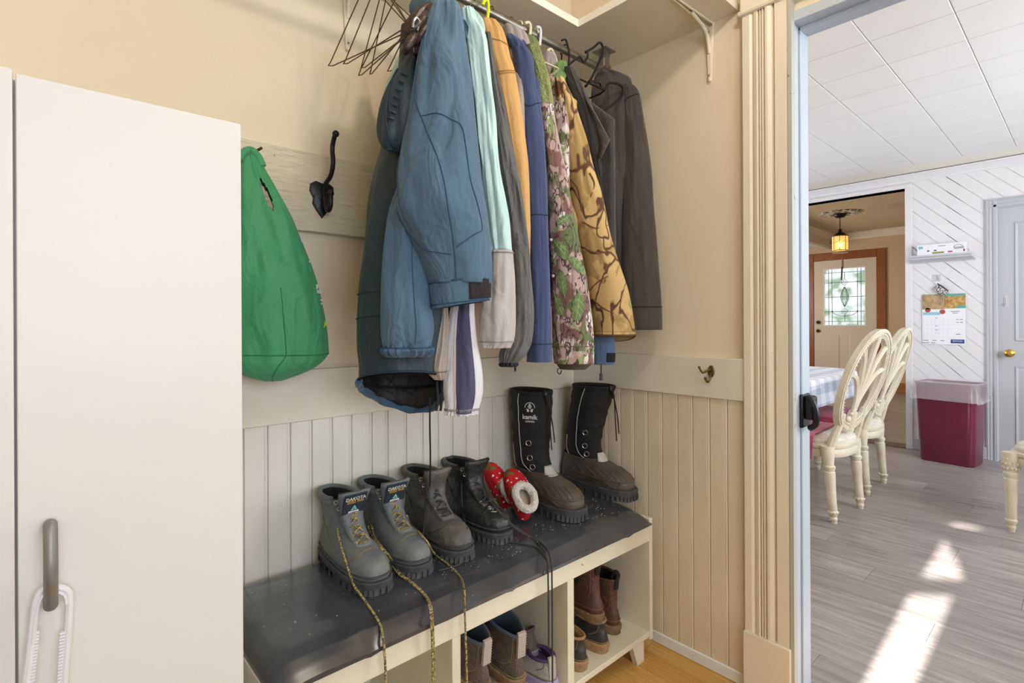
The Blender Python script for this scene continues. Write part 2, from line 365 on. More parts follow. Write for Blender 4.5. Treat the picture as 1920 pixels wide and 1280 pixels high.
for yy in ys:
    for xx in xs:
        if yy > -2.3 and xx-.325 > 0.0:
            mb = MB(); a, b, c, d = xx-.325+.0008, xx-.0008, yy-.3105+.0012, yy-.0012
            mb.loft([[Vector((a, c, KC+.008)), Vector((b, c, KC+.008)), Vector((b, d, KC+.008)), Vector((a, d, KC+.008))],
                     [Vector((a, c, KC+.003)), Vector((b, c, KC+.003)), Vector((b, d, KC+.003)), Vector((a, d, KC+.003))],
                     [Vector((a+.002, c+.003, KC)), Vector((b-.002, c+.003, KC)), Vector((b-.002, d-.003, KC)), Vector((a+.002, d-.003, KC))]], False, True)
            mb.build('ceiling_tile', random.choice([M_ktile, M_ktile2]), kc, smooth=False)
# far kitchen wall: opening to the hall (y > -0.32, head 2.335), grey panel door further right
fw = MB(); fw.box(KX1, KX1+.12, -.93, -.314, 0, KC+.1); fw.box(KX1, KX1+.12, -.314, KY1, 2.335, KC+.3); fw.box(KX1, KX1+.12, KY0, -1.70, 0, KC+.1); fw.box(KX1, KX1+.12, -1.70, -.93, 2.06, KC+.1)
fws = struct(fw.build('wall_far', M_kwall, smooth=False))
# diagonal boards cladding the wall (grooves between), each board a piece clipped to the wall rectangle
def clip(poly, n, d):
    out = []
    for i in range(len(poly)):
        a, b = poly[i], poly[(i+1) % len(poly)]; da = a[0]*n[0]+a[1]*n[1]-d; db = b[0]*n[0]+b[1]*n[1]-d
        if da <= 0: out.append(a)
        if (da < 0 < db) or (db < 0 < da):
            t_ = da/(da-db); out.append((a[0]+(b[0]-a[0])*t_, a[1]+(b[1]-a[1])*t_))
    return out
def diag_boards(rect, wid, ang, parent, nm='board'):
    y0, y1, z0, z1 = rect; n = (math.cos(ang), math.sin(ang)); ds = [p*n[0]+q_*n[1] for p in (y0, y1) for q_ in (z0, z1)]
    d = math.floor(min(ds)/wid)*wid
    while d < max(ds):
        poly = [(y0, z0), (y1, z0), (y1, z1), (y0, z1)]
        poly = clip(poly, n, d+wid-.0021); poly = clip(poly, (-n[0], -n[1]), -(d+.0021)) if len(poly) > 2 else poly
        if len(poly) > 2: MB().loft([[Vector((KX1, p, q_)) for p, q_ in poly], [Vector((KX1-.004, p, q_)) for p, q_ in poly]]).build(nm, M_kwall, parent, smooth=False)
        d += wid
# boards fall to the right in the photo: y decreases, z decreases
diag_boards((-.856, -.365, .10, 2.39), .088, math.radians(135), fws)
diag_boards((-1.9, -.856, 2.14, 2.39), .088, math.radians(135), fws)
diag_boards((-.365, 1.2, 2.372, 2.39), .088, math.radians(135), fws)
cr = MB(); cr.loft([[Vector((KX1-a, y_, KC-b)) for a, b in ((0, .065), (.012, .065), (.016, .05), (.045, .018), (.055, .012), (.055, 0), (0, 0))] for y_ in (KY0, KY1)]); struct(cr.build('trim_5', M_kwall, smooth=False))
tr = MB(); tr.box(KX1-.016, KX1+.13, -.365, -.314, 0, 2.335); tr.box(KX1-.016, KX1+.13, -.365, KY1, 2.335, 2.372); struct(tr.build('trim_6', M_kwall, bevel=.003))
struct(MB().box(KX1-.018, KX1, -.856, -.365, 0, .10).build('baseboard_far', M_kgrey, bevel=.004))
struct(MB().box(KX1-.02, KX1+.16, -.314, 1.55, -.002, .006).build('threshold', mat('threshold_wood', '#6b574a', .5), bevel=.002))
# grey door with casing
gd = MB()
for s_ in (0,):
    pr = [(-.854, 0), (-.854, .016), (-.866, .020), (-.872, .013), (-.884, .015), (-.896, .011), (-.905, .018), (-.922, .018), (-.928, .012), (-.928, 0)]
    gd.loft([[Vector((KX1-d_, p, z)) for p, d_ in pr] for z in (0, 2.138)])
    gd.loft([[Vector((KX1-d_, y_, 2.138+.854+p)) for p, d_ in pr] for y_ in (-1.78, -.854)])
struct(gd.build('trim_7', M_kgrey, smooth=False))
dr = MB(); dr.box(KX1+.0, KX1+.04, -1.695, -.931, .008, 2.058)
dko = struct(dr.build('door_2', M_kgrey, smooth=False))
for (a, b, c, d) in ((-1.26, -1.03, .15, .78), (-1.26, -1.03, .98, 1.93), (-1.60, -1.37, .15, .78), (-1.60, -1.37, .98, 1.93)):
    mb = MB(); o_ = KX1
    mb.loft([[Vector((o_-.0, p, q_)) for p, q_ in ((a, c), (b, c), (b, d), (a, d))], [Vector((o_-.008, p, q_)) for p, q_ in ((a+.004, c+.004), (b-.004, c+.004), (b-.004, d-.004), (a+.004, d-.004))],
             [Vector((o_-.003, p, q_)) for p, q_ in ((a+.02, c+.02), (b-.02, c+.02), (b-.02, d-.02), (a+.02, d-.02))], [Vector((o_-.007, p, q_)) for p, q_ in ((a+.045, c+.045), (b-.045, c+.045), (b-.045, d-.045), (a+.045, d-.045))]])
    mb.build('raised_panel', M_kgrey, dko, smooth=False)
M_brass = mat('brass', '#C9A24C', .22, .9)
kp = atX(1893, 662, KX1-.03)
kb_ = MB(); Mk = Matrix.Translation((KX1, kp.y, kp.z)) @ Matrix.Rotation(-PI/2, 4, 'Y')
kb_.lathe([(.001, 0), (.03, 0), (.031, .004), (.014, .010), (.011, .03), (.022, .038), (.031, .05), (.031, .062), (.02, .072), (.001, .074)], seg=20, M=Mk); kb_.build('door_knob', M_brass, dko)
hp = atX(1887, 565, KX1-.01)
tag(MB().box(KX1-.004, KX1, hp.y-.013, hp.y+.013, hp.z-.045, hp.z+.045).add(*(lambda m: (m.v, m.f))(MB().tube([(KX1-.006, hp.y, hp.z+.03), (KX1-.006, hp.y, hp.z-.01), (KX1-.022, hp.y, hp.z-.03), (KX1-.022, hp.y, hp.z-.012)], .004, 6))).build('door_hook', mat('clear_plastic', '#c9cacd', .2), origin=(KX1, hp.y, hp.z)), 'small clear plastic hook stuck on the grey door', 'hook')

# ledge shelf with the printed box
lz = 1.713
sl = MB(); sl.loft([[Vector((KX1-d_, y_+s_*d_*.25, lz-h_)) for d_, h_ in ((0, 0), (.10, 0), (.102, .014), (.085, .018), (.08, .032), (.03, .05), (.022, .058), (0, .058))] for y_, s_ in ((-.80, 1), (-.342, -1))])
tag(sl.build('wall_ledge', mat('ledge_grey', '#C9CACE', .5), smooth=False, origin=(KX1, -.57, lz)), 'pale grey moulded ledge shelf above the calendar', 'shelf')
bx = thing('printed_box', 'long white printed box lying on the grey ledge', 'box', (KX1-.05, -.57, lz))
MB().box(KX1-.085, KX1-.02, -.74, -.415, lz, lz+.09).build('carton', mat('carton_white', '#EDEDEF', .5), bx, bevel=.001)
mb = MB()
xx = KX1-.0858
def pr_(y0, y1, z0, z1, c): MB().box(xx, xx+.001, y0, y1, lz+z0, lz+z1).build('print', mat('ink_'+c, c, .6), bx, smooth=False)
pr_(-.455, -.425, .055, .078, '#8fb6cf'); pr_(-.60, -.52, .008, .022, '#7f8f4a'); pr_(-.50, -.485, .03, .04, '#4a4540'); pr_(-.55, -.53, .03, .04, '#56504a'); pr_(-.655, -.625, .010, .022, '#b5566a'); pr_(-.735, -.725, .01, .03, '#8d2f3d'); pr_(-.61, -.56, .068, .073, '#8a8688')
MB().tube([(xx, -.66-.0325+.03*math.cos(a), lz+.048+.022*math.sin(a)) for a in [PI*i/10 for i in range(11)]], .0015, 5).build('print', mat('ink_arc', '#555055', .6), bx)
for i in range(3): MB().box(xx, xx+.001, -.73, -.665, lz+.036+.006*i, lz+.039+.006*i).build('print', mat('ink_arc', '#555055', .6), bx, smooth=False)
tag(MB().tube([atX(1706, 458, KX1-.009), atX(1727, 478, KX1-.009), (KX1-.02, -.40, lz+.001), (KX1-.06, -.40, lz+.003)], .0022, 6).build('black_cord', mat('cord_dark', '#4a4644', .6), origin=(KX1-.01, -.35, 1.75)), 'thin dark cord running from the door opening to the ledge', 'cord')
# calendar: two photo leaves over a month sheet
cal = thing('wall_calendar', 'paper wall calendar with food pictures hanging under the ledge', 'calendar', (KX1-.01, -.58, 1.2))
cy0, cy1 = -.728, -.436; cx = KX1-.0095
M_food1 = mat('food_print_a', '#C9A874', .5, col2='#8C7A62', nscale=28, namt=.6); M_food2 = mat('food_print_b', '#D8B268', .5, col2='#9A6A3A', nscale=34, namt=.5)
def flat(nm, y0, y1, z0, z1, m, off=0.0, par=cal): return MB().box(cx-.001-off, cx-off, y0, y1, z0, z1).build(nm, m, par, smooth=False)
flat('month_sheet', cy0, cy1, .94, 1.195, mat('paper_white', '#EFEFF2', .6))
flat('offer_sheet', cy0, cy1, 1.175, 1.26, mat('paper_white', '#EFEFF2', .6), .001)
flat('photo_leaf', cy1-.155, cy1, 1.245, 1.375, M_food1, .002); flat('photo_leaf', cy0, cy1-.158, 1.25, 1.36, M_food2, .002)
flat('photo_leaf', cy0, cy1-.158, 1.355, 1.375, mat('ink_teal', '#63A89A', .5), .003); flat('picture', cy0, cy0+.06, 1.25, 1.275, mat('ink_teal', '#63A89A', .5), .003)
for cy_, cz_ in ((-.475, 1.238), (-.575, 1.222)):
    m = MB(); m.lathe([(.001, -.001), (.02, -.001), (.02, .0), (.001, .0)], seg=14, M=Matrix.Translation((cx-.003, cy_, cz_)) @ Matrix.Rotation(-PI/2, 4, 'Y')); m.build('picture', mat('ink_red', '#B5493C', .5), cal, smooth=False)
flat('picture', -.56, -.44, 1.195, 1.22, mat('ink_sky', '#9CC4D4', .5), .0025)
flat('banner', -.72, -.63, .952, .985, mat('ink_navy', '#3A4A82', .5), .001)
fl_ = MB()
for i in range(5):
    fl_.box(cx-.0013, cx-.0008, -.72, -.44, 1.0+.036*i, 1.0008+.036*i)
for i in range(7): fl_.box(cx-.0013, cx-.0008, -.442-.028*i-.0008, -.442-.028*i, .99, 1.18)
fl_.build('grid_lines', mat('ink_pale', '#C6C8CE', .6), cal, smooth=False)
gt = MB()
for i, (y_, z_, w_) in enumerate(((-.535, 1.17, .014), (-.535, 1.10, .012), (-.535, 1.065, .012), (-.46, .975, .04), (-.52, .975, .03), (-.575, .975, .03), (-.46, .953, .05), (-.51, .953, .03), (-.675, 1.155, .015), (-.70, 1.155, .02), (-.675, 1.13, .015), (-.7, 1.13, .02), (-.68, 1.03, .03), (-.66, 1.225, .06), (-.66, 1.21, .04))):
    gt.box(cx-.0022, cx-.0018, y_-w_/2, y_+w_/2, z_-.002, z_+.002)
gt.build('small_print', mat('ink_arc', '#555055', .6), cal, smooth=False)
T_ = text_mb('SERVICES', .016, frame((cx-.0022, -.675, .971), (0, -1, 0), (0, 0, 1))); T_.build('lettering', mat('paper_white', '#EFEFF2', .6), cal, smooth=False)
# leopard-patterned hanging wristlet from a clear hook
wr_ = thing('hanging_pouch', 'small speckled pouch hanging from a clear hook above the calendar', 'pouch', (KX1-.02, -.54, 1.42))
a_ = atX(1766, 533, KX1-.02); b_ = atX(1745, 545, KX1-.02)
Mp = frame(((KX1-.022), atX(1762, 543, KX1).y, atX(1762, 543, KX1).z), (0, -.72, -.70), (0, -.70, .72))
pb = MB().box(-.038, .055, -.026, .03, -.006, .006, M=Mp); pb.build('pouch_body', mat('speckle', '#d9d6d2', .6, col2='#2d2b2c', nscale=120, namt=.15), wr_, bevel=.005)
MB().tube([Mp @ Vector((.055, .03, 0)), Mp @ Vector((.0, .034, .004)), Mp @ Vector((-.045, .03, .004))], .005, 6).build('strap', mat('strap_navy', '#2a3040', .6), wr_)
hk = atX(1756, 521, KX1-.004)
MB().box(KX1-.006, KX1, hk.y-.028, hk.y+.028, hk.z-.03, hk.z+.03).build('hook_plate', mat('clear_plastic', '#c9cacd', .2), wr_, bevel=.002)
MB().tube([(KX1-.008, hk.y, hk.z+.024), (KX1-.008, hk.y-.008, hk.z+.0), (KX1-.014, hk.y-.012, hk.z-.02)], .0025, 6, smooth=3).build('hook', mat('clear_plastic2', '#9fa1a6', .2), wr_)

# ------------------------------------------------------------ hall beyond
HX, HC = 8.53, 2.62
M_hall = mat('hall_wall', '#C6AE90', .6, bump=.1, bscale=30)
M_hceil = mat('hall_ceiling', '#CDBB9E', .7, col2='#BCA888', nscale=60, bump=1.0, bscale=55)
M_crown = mat('crown_paint', '#E0D6C6', .5)
M_wood = mat('stained_wood', '#9A5A24', .35, col2='#7A4216', nscale=10, stretch=(6, 6, .6), detail=8)
struct(MB().box(HX, HX+.1, -.6, 3.1, 0, HC+.1).build('wall_hall_far', M_hall, smooth=False))
struct(MB().box(4.16, HX+.1, -.7, -.6, 0, HC+.1).build('wall_hall_right', M_hall, smooth=False))
hl = MB(); hl.box(4.16, HX+.1, 3.2, 3.3, 0, HC+.1); hl.box(4.06, 4.16, 1.7, 3.2, 0, HC+.1); struct(hl.build('wall_hall_left', M_hall, smooth=False))
struct(MB().box(4.28, HX+.1, -.7, 3.2, HC, HC+.1).build('ceiling_hall', M_hceil, smooth=False))
cr = MB(); cp = ((0, .11), (.012, .11), (.018, .09), (.07, .03), (.08, .02), (.10, .02), (.10, 0), (0, 0))
cr.loft([[Vector((HX-a, y_, HC-b)) for a, b in cp] for y_ in (-.6, 3.1)]); struct(cr.build('trim_8', M_crown, smooth=False))
# soffit beam with its mouldings
bm_ = MB(); by = 1.50; bm_.box(4.3, HX-.10, by+.08, by+.5, HC-.20, HC); bm_.loft([[Vector((x_, by+.08-a, HC-b)) for a, b in ((0, .09), (.01, .09), (.05, .03), (.07, 0), (0, 0))] for x_ in (4.3, HX-.08)])
bm_.loft([[Vector((x_, by+.08+.0-a, HC-.20-b)) for a, b in ((-.02, .0), (.03, 0), (.035, .03), (.01, .055), (-.02, .06))] for x_ in (4.3, HX-.08)])
struct(bm_.build('trim_9', M_crown, smooth=False))
struct(MB().box(HX-.018, HX, -.6, .796, 0, .16).build('baseboard_hall', mat('base_wood', '#A8743C', .4, col2='#8f5e2c', nscale=10, stretch=(6, .6, 6)), bevel=.004))
cs = MB(); cs.box(HX-.03, HX, .80, .925, 0, 2.315); cs.box(HX-.03, HX, 1.86, 1.975, 0, 2.315); cs.box(HX-.03, HX, .925, 1.86, 2.19, 2.315)
struct(cs.build('trim_10', M_wood, bevel=.006))
fd = MB(); fd.box(HX-.02, HX, .93, 1.09, 0, 2.185); fd.box(HX-.02, HX, 1.69, 1.856, 0, 2.185); fd.box(HX-.02, HX, 1.09, 1.69, 0, 1.077); fd.box(HX-.02, HX, 1.09, 1.69, 2.03, 2.185)
fdo = struct(fd.build('door_3', mat('front_door', '#CFC2B2', .5), smooth=False))
MB().box(HX-.024, HX-.02, 1.69, 1.705, 1.065, 2.045).box(HX-.024, HX-.02, 1.075, 1.09, 1.065, 2.045).box(HX-.024, HX-.02, 1.09, 1.69, 1.062, 1.077).box(HX-.024, HX-.02, 1.09, 1.69, 2.03, 2.045).build('glass_frame', mat('door_white', '#E9E4DC', .5), fdo, smooth=False)
# daylight scene behind the leaded glass, glass pane and caming
gm = bpy.data.materials.new('daylit_garden'); gm.use_nodes = True; N = gm.node_tree.nodes; L = gm.node_tree.links
P = N['Principled BSDF']; tc = N.new('ShaderNodeTexCoord'); nz = N.new('ShaderNodeTexNoise'); nz.inputs['Scale'].default_value = 4.5; nz.inputs['Detail'].default_value = 5; L.new(tc.outputs['Object'], nz.inputs[0])
cr_ = N.new('ShaderNodeValToRGB'); cr_.color_ramp.elements[0].position = .38; cr_.color_ramp.elements[0].color = lin('#9DB59E'); cr_.color_ramp.elements[1].position = .54; cr_.color_ramp.elements[1].color = lin('#F4FAFF')
e2 = cr_.color_ramp.elements.new(.45); e2.color = lin('#D3E2DC')
L.new(nz.outputs[0], cr_.inputs[0]); L.new(cr_.outputs[0], P.inputs['Emission Color']); P.inputs['Emission Strength'].default_value = 1.05; P.inputs['Base Color'].default_value = (0, 0, 0, 1)
MB().box(HX-.003, HX-.001, 1.09, 1.69, 1.077, 2.03).build('daylit_pane', gm, fdo, smooth=False)
g0, g1, h0, h1 = 1.09, 1.69, 1.077, 2.03; gx = HX-.006
cm = MB(); gc = (g0+g1)/2; hc = (h0+h1)/2
def ln(y0, z0, y1, z1, r=.0042): cm.tube([(gx, y0, z0), (gx, y1, z1)], r, 5)
for yy in (g0+.06, g0+.11, g1-.06, g1-.11): ln(yy, h0, yy, h1)
for zz in (h0+.06, h1-.06): ln(g0, zz, g1, zz)
for zz in (h0+.23, hc, h1-.23): ln(g0, zz, g1, zz)
ln(gc, h1-.06, gc, h1-.17); ln(gc, h0+.06, gc, h0+.17)
for s_ in (1, -1):
    cm.tube([(gx-.001, gc+s_*.055*math.sin(PI*i/16), hc-.17+.34*i/16) for i in range(17)], .0045, 5); cm.tube([(gx-.001, gc+s_*.035*math.sin(PI*i/16), hc-.16+.32*i/16) for i in range(17)], .0035, 5)
for zz in (h0+.23, h1-.23):
    cm.tube([(gx-.001, gc+.05*math.cos(a), zz+.06*math.sin(a)) for a in (0, PI/2, PI, 3*PI/2)], .0045, 5, closed=True); cm.tube([(gx-.001, gc+.02*math.cos(a), zz+.03*math.sin(a)) for a in (0, PI/2, PI, 3*PI/2)], .004, 5, closed=True)
    for yy in (g0+.11, g1-.11): cm.tube([(gx-.001, yy+.018*math.cos(a), zz+.018*math.sin(a)) for a in (0, PI/2, PI, 3*PI/2)], .003, 5, closed=True)
cm.tube([(gx-.001, gc+.19*math.cos(a), h0+.25+.10*math.sin(a)) for a in [PI+PI*i/12 for i in range(13)]], .004, 5)
cm.build('lead_caming', mat('lead', '#4c5557', .5, .3), fdo)
# lower raised panels, locks, hanging clapper on the glass
for a, b in ((1.05, 1.32), (1.46, 1.73)):
    MB().loft([[Vector((HX-.02, p, q_)) for p, q_ in ((a, .2), (b, .2), (b, .9), (a, .9))], [Vector((HX-.028, p, q_)) for p, q_ in ((a+.02, .22), (b-.02, .22), (b-.02, .88), (a+.02, .88))]]).build('raised_panel', mat('front_door', '#CFC2B2', .5), fdo, smooth=False)
for u, v in ((1535, 604), (1535, 620)):
    p = atX(u, v, HX); MB().sphere((HX-.04, p.y, p.z), .03).build('door_knob', mat('dark_brass', '#4b3c2c', .3, .8), fdo)
p = atX(1580, 484, HX); p2 = atX(1580, 525, HX)
hg = thing('hanging_strap', 'thin brown strap hanging over the front door glass', 'strap', (HX-.03, p.y, p2.z))
MB().box(HX-.034, HX-.030, p.y-.010, p.y+.010, p.z-.17, p.z).build('ribbon', mat('ribbon_tan', '#A58956', .6), hg); MB().tube([(HX-.033, p.y, p.z-.15), (HX-.033, p.y+.01, p2.z)], .012, 6).build('striker', mat('striker_dark', '#3a3b3c', .5), hg)
# hall lantern
lc = atZ(1575, 399, HC)
ld = thing('pendant_lantern', 'lit glass lantern hanging on a chain from an oval plaster medallion', 'lamp', (lc.x, lc.y, HC-.5))
M_bronze = mat('dark_bronze', '#2e2218', .4, .7)
MB().lathe([(.001, -.012), (.06, -.02), (.09, -.012), (.13, -.022), (.16, -.010), (.21, -.020), (.245, -.014), (.26, 0), (.001, 0)], (lc.x, lc.y, HC), 40).build('medallion', mat('medallion_dark', '#5b4a36', .6, col2='#d9cdb8', nscale=20, namt=.25), ld)
MB().lathe([(.001, -.05), (.05, -.045), (.075, -.02), (.08, 0), (.001, 0)], (lc.x, lc.y, HC-.02), 20).build('canopy', M_bronze, ld)
ch = MB()
for i in range(8):
    z_ = HC-.07-.024*i; ch.tube([(lc.x+(.006*math.cos(a) if i % 2 else 0), lc.y+(0 if i % 2 else .006*math.cos(a)), z_+.014*math.sin(a)) for a in [2*PI*k/8 for k in range(8)]], .003, 5, closed=True)
ch.build('chain', M_bronze, ld)
zt_ = HC-.26; zb = atX(1574, 474, lc.x).z
MB().lathe([(.001, .04), (.02, .035), (.022, .0), (.05, -.015), (.085, -.05), (.095, -.065), (.001, -.065)], (lc.x, lc.y, zt_), 8).build('lantern_cap', M_bronze, ld)
zt2 = zt_-.06; lg = MB(); cg = MB()
for i in range(8):
    a = 2*PI*i/8+.2; b = a+2*PI/8; pts = [Vector((lc.x+.095*math.cos(t), lc.y+.095*math.sin(t), z_)) for t, z_ in ((a, zb+.03), (b, zb+.03), (b, zt2), (a, zt2))]
    MB().add(pts, [(0, 1, 2, 3)]).build('pane', mat('frosted_amber', '#F0CF98', .4, trans=.7, emit='#FFC67A', estr=.45), ld, smooth=False, solid=.002)
    cg.tube([pts[0], pts[3]], .004, 5); cg.tube([pts[0], pts[1]], .005, 5); cg.tube([pts[3], pts[2]], .005, 5); cg.tube([(pts[0]+pts[3])*.5, (pts[1]+pts[2])*.5+Vector((0, 0, .03))], .0025, 5)
cg.lathe([(.001, 0), (.10, 0), (.10, .012), (.001, .012)], (lc.x, lc.y, zb), 8); cg.build('lantern_frame', mat('pale_bronze', '#8d7350', .4, .5), ld)
MB().sphere((lc.x, lc.y, (zb+zt2)/2), (.028, .028, .045)).build('bulb', mat('bulb_glow', '#fff0d0', .4, emit='#FFE2A8', estr=14), ld)

# ------------------------------------------------------------ trash can with a clear liner
M_can = mat('burgundy_plastic', '#6F1C3A', .32, col2='#671934', nscale=6, bump=.15, bscale=20, bstretch=(1, 1, 8), coat=.3)
tc_ = thing('trash_can', 'tall burgundy plastic trash can with a clear bag, by the calendar wall', 'trash can', (3.86, -.67, 0))
def rrect(cx_, cy_, hx, hy, r, z, rot=0, n=6, wob=0, seed=0):
    pts = []
    for i, (sx, sy) in enumerate(((1, 1), (-1, 1), (-1, -1), (1, -1))):
        for k_ in range(n+1):
            a = PI/2*i+PI/2*k_/n; px_, py_ = sx*(hx-r)+r*math.cos(a), sy*(hy-r)+r*math.sin(a)
            w = 1+wob*noise.noise(Vector((math.cos(a+i)*3, math.sin(a+i)*3, z*12+seed))) if wob else 1
            pts.append((px_*w, py_*w))
    c_, s_ = math.cos(rot), math.sin(rot)
    return [Vector((cx_+x_*c_-y_*s_, cy_+x_*s_+y_*c_, z)) for x_, y_ in pts]
rt = math.radians(-8)
cc = (3.875, -.665)
cb = MB().loft([rrect(cc[0], cc[1], a, b, .05, z, rt) for z, a, b in ((0, .125, .175), (.01, .13, .18), (.3, .138, .189), (.60, .147, .200), (.635, .152, .205), (.645, .155, .208))], True, False)
cb.build('can_body', M_can, tc_, solid=.004)
M_bag = bpy.data.materials.new('clear_film'); M_bag.use_nodes = True
P = M_bag.node_tree.nodes['Principled BSDF']; P.inputs['Base Color'].default_value = (.9, .88, .9, 1); P.inputs['Roughness'].default_value = .12; P.inputs['Alpha'].default_value = .27; P.inputs['Specular IOR Level'].default_value = .8
bn = M_bag.node_tree.nodes.new('ShaderNodeBump'); nn = M_bag.node_tree.nodes.new('ShaderNodeTexNoise'); nn.inputs['Scale'].default_value = 30; M_bag.node_tree.links.new(nn.outputs[0], bn.inputs['Height']); M_bag.node_tree.links.new(bn.outputs[0], P.inputs['Normal']); bn.inputs['Strength'].default_value = .9
rg = []
for i, (z, g) in enumerate(((.56, -.01), (.64, -.006), (.655, .004), (.64, .014), (.60, .016), (.56, .02), (.53, .028), (.505, .034))):
    rg.append(rrect(cc[0], cc[1], .150+g, .203+g, .055, z, rt, n=10, wob=.05 if i > 3 else .015, seed=2))
for r_ in (rg[-1],):
    for k_, p in enumerate(r_): p.z += .02*noise.noise(Vector((k_*.35, 0, 1)))
MB().loft(rg, False, False).build('bag_liner', M_bag, tc_)

# ------------------------------------------------------------ dining chairs
M_cream = mat('antiqued_cream', '#E0D8C4', .4, col2='#D3C8AE', nscale=12, bump=.25, bscale=40, chips=('#a8905e', 30, .76))
M_seat = mat('seat_fabric', '#E4DED2', .8, col2='#CFC6B8', nscale=25, bump=.3, bscale=120)
M_towel = mat('pink_towel', '#C23A68', .9, col2='#B02E5A', nscale=40, bump=1.0, bscale=220, sheen=.5)
def leg_front(x, y):
    return MB().lathe([(.001, 0), (.016, 0), (.017, .012), (.021, .018), (.021, .028), (.018, .034), (.024, .05), (.027, .056), (.027, .064), (.022, .07), (.024, .075), (.0235, .12), (.026, .20), (.03, .27), (.031, .285), (.026, .29), (.030, .30), (.034, .308), (.034, .318), (.027, .325), (.029, .34), (.034, .375), (.036, .39), (.036, .43), (.001, .43)], (x, y, 0), 20)
def make_chair(label):
    t = thing('dining_chair', label, 'chair', local=True, group=None)
    for x in (-.19, .19):
        m = leg_front(x, .0)
        for i, v in enumerate(m.v): m.v[i] = (v[0], v[1]+.035*(v[2]/.43)-.0, v[2])
        o = m.build('leg', M_cream, t)
        bd = MB()
        for k_ in range(10): a = 2*PI*k_/10; bd.sphere((x+.026*math.cos(a), .005+.026*math.sin(a), .06), .006, 6, 5)
        bd.build('leg_beads', M_cream, o)
    for x in (-.225, .225):
        o = leg_front(x, .44).build('leg', M_cream, t)
        bd = MB()
        for k_ in range(12):
            for j in range(3): a = 2*PI*k_/12+j*.26; bd.sphere((x+.034*math.cos(a), .44+.034*math.sin(a), .345+.025*j), .007, 6, 5)
        bd.build('leg_beads', M_cream, o)
    def seat_ring(z, g):
        pts = []
        for i in range(32):
            a = 2*PI*i/32; c_, s_ = math.cos(a), math.sin(a); n_ = 3.2
            X_ = abs(c_)**(2/n_)*(1 if c_ > 0 else -1); Y_ = abs(s_)**(2/n_)*(1 if s_ > 0 else -1)
            w = .235+.035*Y_
            pts.append(Vector(((w+g)*X_, .225+(.255+g)*Y_, z)))
        return pts
    MB().loft([seat_ring(z, g) for z, g in ((.36, -.02), (.362, -.004), (.375, .0), (.40, .0), (.408, -.006), (.415, .004), (.43, .006), (.436, -.004))]).build('seat_rail', M_cream, t)
    MB().loft([seat_ring(z, g) for z, g in ((.434, -.012), (.455, -.008), (.475, -.02), (.487, -.05), (.492, -.10), (.494, -.18))]).build('seat', M_seat, t)
    # leaning oval back
    def B(x, z, d=0): return Vector((x, .032-(z-.40)*.30-d, z))
    zc, rz, rx = .80, .29, .275
    def oval(r, d=0, n=48): return [B((rx-r)*math.sin(2*PI*i/n), zc-(rz-r)*math.cos(2*PI*i/n), d) for i in range(n)]
    def ovring(off, w, d0, d1, mb):
        o1, o2, o3, o4 = oval(off, d0), oval(off+w, d0), oval(off+w, d1), oval(off, d1); n = len(o1)
        vs = o1+o2+o3+o4; fs = []
        for i in range(n):
            j = (i+1) % n
            for a, b in ((0, 1), (1, 2), (2, 3), (3, 0)): fs.append((a*n+i, a*n+j, b*n+j, b*n+i))
        mb.add(vs, fs)
    m = MB(); ovring(-.012, .034, -.022, .014, m); ovring(-.004, .014, .014, .019, m); m.build('back_frame', M_cream, t, bevel=.003)
    m = MB(); ovring(.022, .018, -.016, .010, m); ro = m.build('inner_ring', M_cream, t, bevel=.003)
    m = MB()
    for p in oval(.031, .012, 76): m.sphere(p, .0055, 6, 4)
    for p in oval(.031, -.018, 76): m.sphere(p, .0055, 6, 4)
    m.build('beading', M_cream, t)
    for sx in (-1, 1):
        m = MB(); m.tube([B(sx*.165, .36), B(sx*.168, .43), B(sx*.16, .50), B(sx*.15, .56), B(sx*.16, .62)], lambda t_: .026-.006*t_, 8, smooth=4); m.build('stile', M_cream, t)
    m = MB(); m.tube([B(0, zc-rz-.0), B(0, .57), B(0, .62)], lambda t_: .034-.012*t_, 10, smooth=4); m.sphere(B(0, .605), (.034, .016, .018)); m.sphere(B(0, .63), (.028, .014, .01)); m.sphere(B(-.035, .575), (.02, .012, .018)); m.sphere(B(.035, .575), (.02, .012, .018)); m.build('carved_base', M_cream, t)
    for i, (ang, bow) in enumerate(((-1.05, .10), (-.55, .05), (0, 0), (.55, .05), (1.05, .10))):
        ex = (rx-.035)*math.sin(ang*1.28); ez = zc+(rz-.035)*math.cos(ang*1.28)
        s_ = math.copysign(1, ang) if ang else 0
        pts = [B(ang*.012, .61), B(ang*.03, .68+.02*abs(ang)), B(ex*.62-s_*bow*.22, .61+(ez-.61)*.70+bow*.35), B(ex, ez)]
        for off in (-.011, .011):
            mm = MB(); q_ = [p+Vector((off*(.5+.7*k_/3), 0, 0)) for k_, p in enumerate(pts)]; mm.tube(q_, lambda t_: .008+.004*t_, 8, smooth=6); mm.build('splat_rib', M_cream, t)
    return t
ch1 = make_chair('cream carved oval-back chair nearest the doorway, with a pink towel on its seat')
ch1['group'] = 'carved cream dining chairs'
ch2 = copy_tree(ch1); ch2['label'] = 'second carved oval-back chair, between the nearer chair and the hall opening'
ch3 = copy_tree(ch1); ch3['label'] = 'carved cream chair at the right edge, only a front leg and seat corner showing'
ch1.location = (1.90, -.474, 0); ch1.rotation_euler = (0, 0, math.radians(-5)); ch2.location = (2.60, -.45, 0); ch2.rotation_euler = (0, 0, math.radians(-1))
ch3.rotation_euler = (0, 0, math.radians(-20)); q = Matrix.Rotation(math.radians(-20), 3, 'Z') @ Vector((-.225, .44, 0)); ch3.location = Vector((2.28, -1.15, 0))-q
